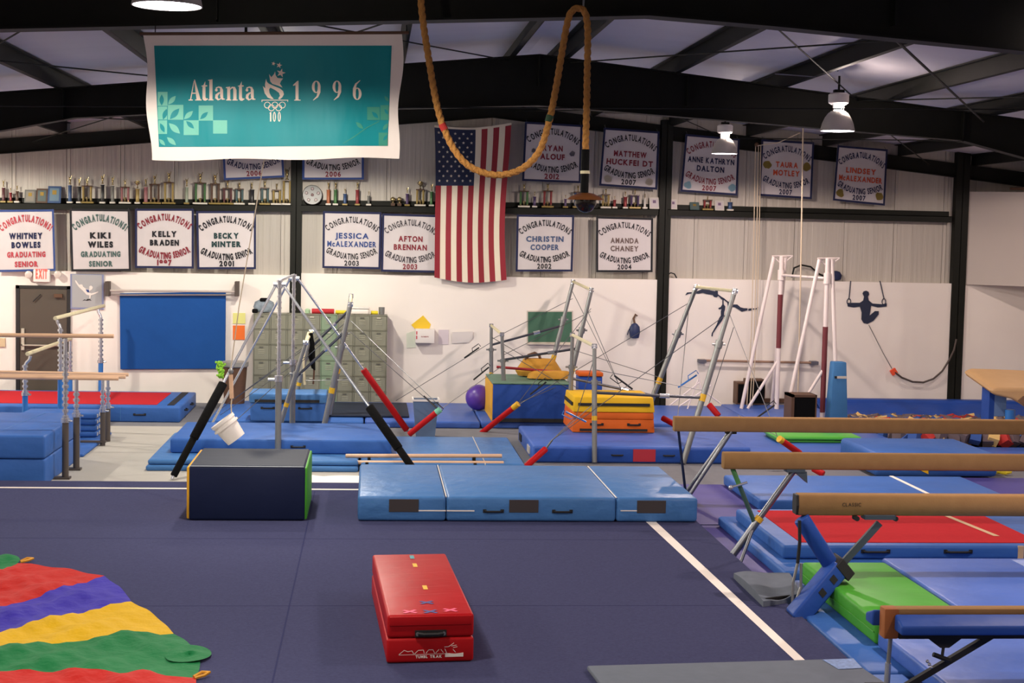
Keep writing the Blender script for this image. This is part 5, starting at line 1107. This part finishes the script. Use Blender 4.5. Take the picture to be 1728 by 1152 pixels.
letter(lambda m: flatpoly(m, zp([(230, 250), (272, 244), (272, 434), (282, 434), (282, 443), (232, 443), (232, 434), (242, 434), (242, 258), (230, 258)])))
def aa(d):
    def f(m): ribbon(m, sh(A1, d)); ribbon(m, sh(A2, d), .0065); flatpoly(m, zp([(308 + d + 13 * math.cos(k), 346 + 13 * math.sin(k)) for k in [i * .6283 for i in range(10)]]))
    return f
letter(aa(0))
def nn(m):
    flatpoly(m, zp([(398, 318), (438, 312), (438, 434), (448, 434), (448, 443), (400, 443), (400, 434), (410, 434), (410, 328), (398, 328)])); ribbon(m, [(436, 340, 8), (455, 320, 14), (474, 324, 24), (482, 346, 30), (482, 436, 30)], .0065); flatpoly(m, zp([(458, 434), (508, 434), (508, 443), (458, 443)]))
letter(nn); letter(lambda m: flatpoly(m, zp(sh(Lt, 342)))); letter(aa(287))
letter(lambda m: flatpoly(m, zp([(1028, 297), (1070, 258), (1080, 258), (1080, 434), (1100, 436), (1100, 444), (1040, 444), (1040, 436), (1052, 434), (1052, 300), (1030, 306)])))
for d in (0, 195): letter(lambda m: (ring(m, 1247 + d, 316, 41, 58, 15, 50), ribbon(m, [(1274 + d, 312, 28), (1273 + d, 365, 27), (1258 + d, 408, 18), (1218 + d, 442, 5)], .0065)))
letter(lambda m: (ring(m, 1632, 382, 41, 58, 15, 50), ribbon(m, [(1605, 386, 28), (1606, 332, 27), (1621, 290, 18), (1660, 256, 5)], .0065)))
m = MB(); flatpoly(m, zp([(775, 240), (783, 268), (800, 285), (850, 308), (905, 330), (935, 355), (943, 385), (930, 410), (905, 432), (888, 428), (905, 400), (897, 372), (862, 346), (815, 322), (803, 340), (808, 375), (825, 405), (848, 430), (825, 430), (790, 415), (762, 375), (745, 308), (768, 330), (765, 290)]))
m.build('torch_flame', M_cream, t)
m = MB(); flatpoly(m, zp([(860, 170), (865, 205), (882, 232), (935, 236), (915, 262), (905, 285), (930, 322), (890, 305), (835, 288), (815, 265), (803, 195), (825, 225), (850, 195)])); m.build('torch_flame', M_cream, t)
for cx, cy, r in ((845, 97, 21), (898, 113, 29), (915, 185, 44)):
    m = MB(); flatpoly(m, zp([(cx + (r if i % 2 == 0 else r * .4) * math.sin(i * math.pi / 5 + .25), cy - (r if i % 2 == 0 else r * .4) * math.cos(i * math.pi / 5 + .25)) for i in range(10)])); m.build('star', M_cream, t)
m = MB(); ribbon(m, [(732, 440, 7), (983, 440, 7)]); ribbon(m, [(736, 440, 6), (736, 457, 6)]); ribbon(m, [(979, 440, 6), (979, 457, 6)]); m.build('torch_bar', M_cream, t)
for cx, cy in ((787, 486), (858, 486), (928, 486), (825, 512), (893, 512)): m = MB(); ring(m, cx, cy, 31, 31, 25, 25); m.build('interlocked_ring', M_cream, t)
m = MB(); flatpoly(m, zp([(808, 558), (824, 550), (824, 640), (812, 640), (812, 564), (808, 566)])); ring(m, 853, 596, 14, 46, 6, 38); ring(m, 899, 596, 14, 46, 6, 38); m.build('number_mark', M_cream, t)
def zq(pts, sc, ox, oy, e=.0055): return [am(ox + a / sc, oy + b / sc, e) for a, b in pts]
def leaf(a, b, w_, sc, ox, oy, mm, e):
    (x0, y0), (x1, y1) = a, b; dx, dy = x1 - x0, y1 - y0; m = MB(); P = []
    for s_ in (1, -1):
        rng = range(0, 9) if s_ > 0 else range(7, 0, -1)
        for k in rng: f = k / 8; o_ = s_ * w_ * math.sin(math.pi * f); P.append((x0 + dx * f - dy * o_, y0 + dy * f + dx * o_))
    flatpoly(m, zq(P, sc, ox, oy, e)); m.build('leaf_print', mm, t)
for q in ((215, 205, 350, 400), (355, 385, 570, 592), (785, 395, 985, 605), (217, 408, 345, 590), (575, 600, 785, 805), (985, 600, 1180, 785), (225, 600, 345, 790)):
    m = MB(); flatpoly(m, zq([(q[0], q[1]), (q[2], q[1]), (q[2], q[3]), (q[0], q[3])], 8.23, 240, 130)); m.build('print_square', M_tealp, t)
for a, b, mm, e in (((270, 395), (270, 240), M_teal, .007), ((385, 585), (515, 435), M_teal, .007), ((805, 585), (915, 485), M_teal, .007), ((610, 610), (720, 715), M_teal, .007), ((290, 590), (340, 440), M_teal, .007), ((250, 640), (310, 770), M_teal, .007),
                    ((360, 380), (465, 260), M_tealp, .0055), ((580, 585), (705, 470), M_tealp, .0055), ((370, 640), (525, 785), M_tealp, .0055), ((345, 835), (470, 945), M_tealp, .0055), ((235, 860), (320, 950), M_tealp, .0055)): leaf(a, b, .2, 8.23, 240, 130, mm, e)
M_teal_dim = mat('dimmed teal print', '#2f8f7c', .55)  # pale teal print darkened in colour where the banner gets less light
for q in ((655, 335, 830, 515), (840, 310, 955, 515), (815, 690, 940, 872)): m = MB(); flatpoly(m, zq([(q[0], q[1]), (q[2], q[1]), (q[2], q[3]), (q[0], q[3])], 8.227, 540, 140)); m.build('print_square', M_teal_dim, t)
for a, b, mm, e in (((720, 400), (810, 490), M_teal, .007), ((895, 360), (945, 440), M_teal, .007), ((880, 800), (935, 720), M_teal, .007), ((895, 180), (955, 262), M_teal_dim, .0055), ((498, 545), (602, 640), M_teal_dim, .0055), ((870, 655), (948, 560), M_teal_dim, .0055)): leaf(a, b, .2, 8.227, 540, 140, mm, e)
m = MB(); P = zq([(320, 838), (470, 745), (650, 615), (822, 528), (822, 538), (655, 626), (475, 756), (322, 846)], 8.227, 540, 140); flatpoly(m, P); m.build('stem_print', M_teal_dim, t)

# ================================================================== ROPES, BUCKET
YR = 11.7
def spline(pts, n=10):
    out = []
    for i in range(len(pts) - 1):
        p0, p1, p2, p3 = pts[max(i - 1, 0)], pts[i], pts[i + 1], pts[min(i + 2, len(pts) - 1)]
        for k in range(n):
            f = k / n; out.append(.5 * ((2 * p1) + (p2 - p0) * f + (2 * p0 - 5 * p1 + 4 * p2 - p3) * f * f + (3 * p1 - p0 - 3 * p2 + p3) * f ** 3))
    return out + [pts[-1]]
t = thing('climbing_rope', at(988, 340, YR), 'thick tan climbing rope looped over a roof hook', 'rope')
rp = [at(px, py, YR) for px, py in ((706, -60), (712, 20), (722, 90), (738, 180), (757, 235), (782, 272), (812, 290), (845, 295), (880, 285), (908, 258), (924, 215), (938, 150), (948, 90), (956, 45), (963, 22), (974, 14), (985, 18), (990, 32), (992, 60), (991, 120), (990, 180), (988, 252))]
MB().path(spline(rp, 55), .027, 15, twist=38, lobes=3).build('rope', M_rope, t, smooth=True)
for px, py, mm in ((748, 214, M_foam_r), (927, 200, mat('dark green tape', '#2e4a32', .8))):
    i_ = min(range(len(rp)), key=lambda k: abs(rp[k].z - at(px, py, YR).z) + abs(rp[k].x - at(px, py, YR).x)); P = at(px, py, YR); d = (rp[min(i_ + 1, len(rp) - 1)] - rp[max(i_ - 1, 0)]).normalized()
    MB().tube(P - d * .025, P + d * .025, .029, n=12).build('marker_tape', mm, t)
MB().tube(at(988, 252, YR), at(986, 325, YR), .032, n=12).build('taped_end', M_blackpad, t, smooth=True)
MB().tube(at(987, 288, YR), at(987, 293, YR), .036, n=12).build('tape_ring', M_chalk, t)
P = at(988, 340, YR)
m = MB(); m.lathe([(.012, -.085), (.05, -.07), (.085, -.02), (.08, .02), (.03, .05)], P, 18); m.build('end_weight', mat('glossy black', '#17120f', .2), t, smooth=True)
m = MB(); m.lathe([(.145, .012), (.12, .035), (.06, .062), (.03, .066), (.03, .058), (.06, .05), (.12, .02)], P, 22, ay=(0, .7, 0)); m.build('end_guard', mat('brown plastic', '#6a3f1f', .35), t, smooth=True)
MB().path([at(988, -30, YR), at(985, 0, YR), at(984, 16, YR), at(994, 30, YR)], .008, 6).build('hook', M_galv, t)
# bucket on a rope
yb_ = 19.3
t = thing('bucket', at(388, 745, yb_), 'tilted white plastic bucket hanging from a long rope', 'bucket')
P = at(372, 716, yb_); Q = at(405, 748, yb_); d = (P - Q); d = (at(379, 713, yb_) - at(401, 742, yb_)).normalized(); ax = d.orthogonal().normalized(); ay = d.cross(ax)
c0 = at(399, 741, yb_)
MB().lathe([(.125, 0), (.155, .26), (.165, .26), (.165, .3), (.15, .3), (.145, .26), (.115, .015)], c0, 24, ax=ax, ay=ay, az=d).build('body', M_white, t, smooth=True)
MB().lathe([(.163, .2), (.172, .2), (.172, .225), (.163, .225)], c0, 24, ax=ax, ay=ay, az=d).build('rim', M_white, t, smooth=True)
hp = at(391, 703, yb_)
MB().path([c0 + d * .27 + ax * .16, hp, c0 + d * .27 - ax * .16], .006, 6).build('bail', M_cable, t)
t = thing('bucket_rope', hp, 'thin pale rope running from the bucket up to the roof', 'rope')
MB().path([hp, at(390, 685, yb_), at(391, 672, yb_)], .008, 6).build('lower_cord', M_ropew, t)
MB().tube(at(391, 672, yb_), at(389.5, 632, yb_), .026, n=12).build('wooden_grip', M_wood, t, smooth=True)
m = MB(); m.ball(at(389.5, 626, yb_), .035, 10); m.build('swivel', M_galv, t, smooth=True)
tp = at(389.5, 622, yb_); en = at(470, 130, yb_ + .3)
MB().path([tp, at(403, 520, yb_), at(432, 350, yb_), at(446, 268, yb_), at(460, 190, yb_), V((at(468, 140, yb_).x, yb_, 5.3))], .007, 6).build('upper_cord', M_ropew, t)
# cords at the right hand rafters
for i_, (pts, Y, lb) in enumerate((([(1355, 228), (1354, 300), (1352, 420), (1349, 560), (1346, 690)], 25.5, 'long pale cord hanging in front of the banner with turtles'),)):
    P = [at(px, py, Y) for px, py in pts]; P = [V((P[0].x, Y, 5.0))] + P; o = MB().path(P, .012, 6).build('hanging_cord', M_ropew); tag(o, lb, 'cord')
t = thing('pulley_cords', at(1275, 690, 27.1), 'bundle of thin tan cords hanging beside the banner with turtles', 'cords')
for k, px in enumerate((1272, 1277, 1281)): MB().path([at(px + 3, 245, 27.1), at(px, 400, 27.1), at(px - 4, 560, 27.1), at(px - 12, 690, 27.1)], .008, 6).build('cord', M_ropew, t)
MB().path([at(1277, 246, 27.1), at(1315, 240, 26.5), at(1350, 224, 25.9)], .008, 6).build('feed_cord', M_ropew, t)
MB().ball(at(1277, 244, 27.1), .04, 10).build('pulley', M_woodbr, t, smooth=True)

# ================================================================== TROPHIES
COL = {'blue': '#2d4f86', 'black': '#1c1b1c', 'brown': '#5d3a24', 'red': '#9c2226', 'maroon': '#5e2227', 'green': '#3f7a3a', 'teal': '#3d5f62', 'purple': '#4a2f66', 'gold': '#a88a3c', 'grey': '#6a6a62', 'pink': '#a5585a', 'orange': '#c2602c', 'white': '#cfc8bd', 'pale green': '#8d9a7c'}
def tm(c):
    h = COL[c].lstrip('#'); q = [int(h[i:i + 2], 16) / 255 for i in (0, 2, 4)]; g = sum(q) / 3; q = tuple(.68 * a + .32 * g * .8 for a in q)
    return mat('trophy ' + c, q, .35, metal=.25 if c in ('gold', 'red', 'blue', 'green', 'purple') else 0)
def figure(t, P, s, kind):
    m = MB()
    if kind == 'cup':
        m.lathe([(.05 * s, 0), (.02 * s, .03 * s), (.015 * s, .09 * s), (.05 * s, .13 * s), (.075 * s, .2 * s), (.07 * s, .27 * s), (.06 * s, .27 * s)], P, 14)
        for k in (-1, 1): m.path([P + V((k * .07 * s, 0, .25 * s)), P + V((k * .12 * s, 0, .22 * s)), P + V((k * .06 * s, 0, .14 * s))], .01 * s, 6)
    else:
        m.lathe([(.05 * s, 0), (.045 * s, .03 * s), (.018 * s, .05 * s), (.03 * s, .11 * s), (.045 * s, .19 * s), (.02 * s, .23 * s), (.028 * s, .25 * s), (.03 * s, .28 * s), (.01 * s, .31 * s)], P, 12)
        m.tube(P + V((.02 * s, 0, .2 * s)), P + V((.07 * s, 0, .37 * s)), .012 * s, n=6); m.tube(P + V((-.02 * s, 0, .2 * s)), P + V((-.06 * s, 0, .33 * s)), .012 * s, n=6)
    m.build('figure', M_gold, t, smooth=True)
def trophy(px, ytop, kind, col, w=8, fig='figure', hf=.38):
    Y = WY - .03; X = at(px, 345, Y).x; z0 = shelfz(X) + .002; zt = at(px, ytop, Y).z; H = zt - z0; w = w / 94
    if kind in ('col', 'two'):
        t = thing('trophy', (X, Y, z0), '', 'trophy', 'trophies on the wall shelf')
        hb = .03; wb = max(w * 1.25, .09); MB().box(X - wb / 2, X + wb / 2, Y - .05, Y + .05, z0, z0 + hb).build('base', M_marble if (int(px) % 3) else tm('gold'), t, bevel=.004)
        zc = z0 + hb + (H - hb) * (1 - hf)
        if kind == 'col':
            MB().lathe([(w * .5, 0), (w * .42, .01), (w * .42, zc - z0 - hb - .02), (w * .5, zc - z0 - hb - .01), (w * .5, zc - z0 - hb)], (X, Y, z0 + hb), 10).build('column', tm(col), t, smooth=True)
        else:
            for k in (-1, 1):
                MB().lathe([(.022, 0), (.016, .02), (.02, .04), (.02, zc - z0 - hb - .03), (.024, zc - z0 - hb)], (X + k * (w / 2 - .025), Y, z0 + hb), 10).build('column', tm(col), t, smooth=True)
                MB().ball((X + k * (w / 2 - .025), Y - .03, z0 + hb + .015), .014, 8).build('foot_cap', M_gold, t, smooth=True)
            MB().box(X - w / 2, X + w / 2, Y - .05, Y + .05, zc, zc + .018).build('top_deck', tm('brown' if col != 'black' else 'black'), t)
            MB().lathe([(.02, 0), (.01, .02), (.025, .05), (.028, .08), (.02, .08)], (X, Y - .01, z0 + hb), 10).build('small_cup', M_gold, t, smooth=True)
        s_ = (zt - zc - .018) / (.27 if fig == 'cup' else .37)
        figure(t, V((X, Y, zc + .018)), s_, fig)
    elif kind == 'plaque':
        t = thing('award_plaque', (X, Y, z0), '', 'plaque', 'plaques on the wall shelf')
        ty = .06
        def q(m, u0, u1, v0, v1, e): m.add([(X + u * w, Y - .04 + ty * v - e - k * -.015, z0 + H * v) for k in (0, 1) for u, v in ((u0, v0), (u1, v0), (u1, v1), (u0, v1))], [(0, 1, 2, 3), (7, 6, 5, 4), (0, 4, 5, 1), (1, 5, 6, 2), (2, 6, 7, 3), (3, 7, 4, 0)]); return m
        q(MB(), -.5, .5, 0, 1, 0).build('board', tm(col), t); q(MB(), -.36, .36, .12, .88, .003).build('plate', mat('plaque plate ' + col, {'white': '#b9b0b4', 'blue': '#5a7382', 'grey': '#7d776c'}.get(col, '#4c5a58'), .4), t)
        q(MB(), -.16, .16, .5, .76, .006).build('emblem', M_goldm if col != 'white' else mat('emblem mauve', '#6a5570', .6), t)
    elif kind == 'ball':
        t = thing('trophy', (X, Y, z0), '', 'trophy', 'trophies on the wall shelf'); MB().box(X - .035, X + .035, Y - .035, Y + .035, z0, z0 + .05).build('base', tm('brown'), t)
        MB().ball((X, Y, z0 + H - .045), .045, 14).build('ball', M_gold, t, smooth=True); MB().tube((X, Y, z0 + .05), (X, Y, z0 + H - .08), .014, n=8).build('stem', M_gold, t)
    elif kind == 'plate':
        t = thing('display_plate', (X, Y, z0), '', 'plate'); r = H / 2
        MB().lathe([(r, .02), (r * .97, .0), (r * .6, .012), (.01, .014), (.01, .02), (r * .9, .024)], (X, Y - .03, z0 + r), 32, ax=(1, 0, 0), ay=(0, .15, 1), az=(0, 1, -.15)).build('dish', mat('plate cream', '#b8ab9b', .4), t, smooth=True)
        m = MB()
        for k in range(5): an = math.pi / 2 + k * 2 * math.pi / 5; m.lathe([(r * .16, 0), (r * .12, -.006), (.005, -.006)], (X + r * .62 * math.cos(an), Y - .036 + .09 * r * math.sin(an), z0 + r + r * .62 * math.sin(an)), 10, ax=(1, 0, 0), ay=(0, .15, 1), az=(0, 1, -.15))
        m.lathe([(r * .22, 0), (.01, -.01)], (X, Y - .03, z0 + r), 10, ax=(1, 0, 0), ay=(0, .15, 1), az=(0, 1, -.15)); m.build('painted_motifs', tm('maroon'), t)
        m = MB(); m.lathe([(r * 1.0, -.004), (r * .95, -.008), (r * .95, .0), (r * 1.0, .004)], (X, Y - .03, z0 + r), 32, ax=(1, 0, 0), ay=(0, .15, 1), az=(0, 1, -.15)); m.build('painted_rim', tm('black'), t)
    return t
BAYS = [('left of the first column', [(6, 303, 'col', 'maroon', 6), (18, 316, 'col', 'red', 5), (29, 312, 'col', 'brown', 6), (51, 320, 'plaque', 'grey', 18), (71, 318, 'plaque', 'brown', 18), (92, 314, 'plaque', 'blue', 21),
  (118, 296, 'col', 'blue', 7), (134, 299, 'col', 'black', 7), (147, 299, 'two', 'gold', 17), (173, 294, 'col', 'black', 7), (190, 297, 'col', 'grey', 6), (211, 302, 'two', 'pink', 15), (232, 305, 'col', 'gold', 7, 'cup'), (246, 300, 'col', 'pink', 7),
  (261, 294, 'two', 'brown', 17), (285, 289, 'two', 'gold', 17), (315, 300, 'col', 'pale green', 6), (338, 290, 'two', 'green', 19), (363, 292, 'two', 'brown', 16), (384, 304, 'two', 'maroon', 16), (404, 306, 'two', 'teal', 14), (425, 306, 'col', 'black', 9), (447, 303, 'two', 'teal', 14), (467, 308, 'two', 'gold', 15), (484, 282, 'two', 'gold', 15)]),
 ('between first column and flag', [(527, 312, 'plate', 'white', 36), (554, 306, 'col', 'orange', 7), (566, 306, 'col', 'green', 7), (582, 317, 'col', 'blue', 7), (603, 306, 'col', 'red', 7), (622, 322, 'col', 'grey', 5), (663, 332, 'ball', 'gold', 6), (674, 332, 'ball', 'gold', 6), (687, 316, 'col', 'purple', 6), (709, 306, 'two', 'gold', 15, 'cup'), (728, 310, 'col', 'green', 6)]),
 ('between flag and middle column', [(884, 309, 'two', 'green', 16), (902, 322, 'col', 'purple', 6), (924, 308, 'two', 'red', 16), (954, 328, 'col', 'purple', 5), (975, 311, 'two', 'blue', 14), (1022, 317, 'two', 'gold', 14), (1037, 330, 'col', 'red', 6), (1055, 322, 'col', 'red', 7), (1071, 318, 'two', 'purple', 16), (1088, 326, 'col', 'white', 5), (1104, 333, 'plaque', 'white', 17)]),
 ('right of the middle column', [(1136, 336, 'plaque', 'white', 13), (1172, 341, 'plaque', 'teal', 16), (1194, 330, 'two', 'red', 15), (1214, 338, 'plaque', 'white', 16), (1232, 334, 'col', 'blue', 9)])]
for bay, its in BAYS:
    for i, it in enumerate(its):
        t = trophy(*it); kd = {'col': 'trophy with one %s column', 'two': 'trophy with a pair of %s columns', 'plaque': '%s award plaque', 'ball': 'small %s ball trophy', 'plate': '%s painted round plate'}[it[2]] % it[3]
        t['label'] = kd + ', ' + ORD[i] + ' on the shelf ' + bay
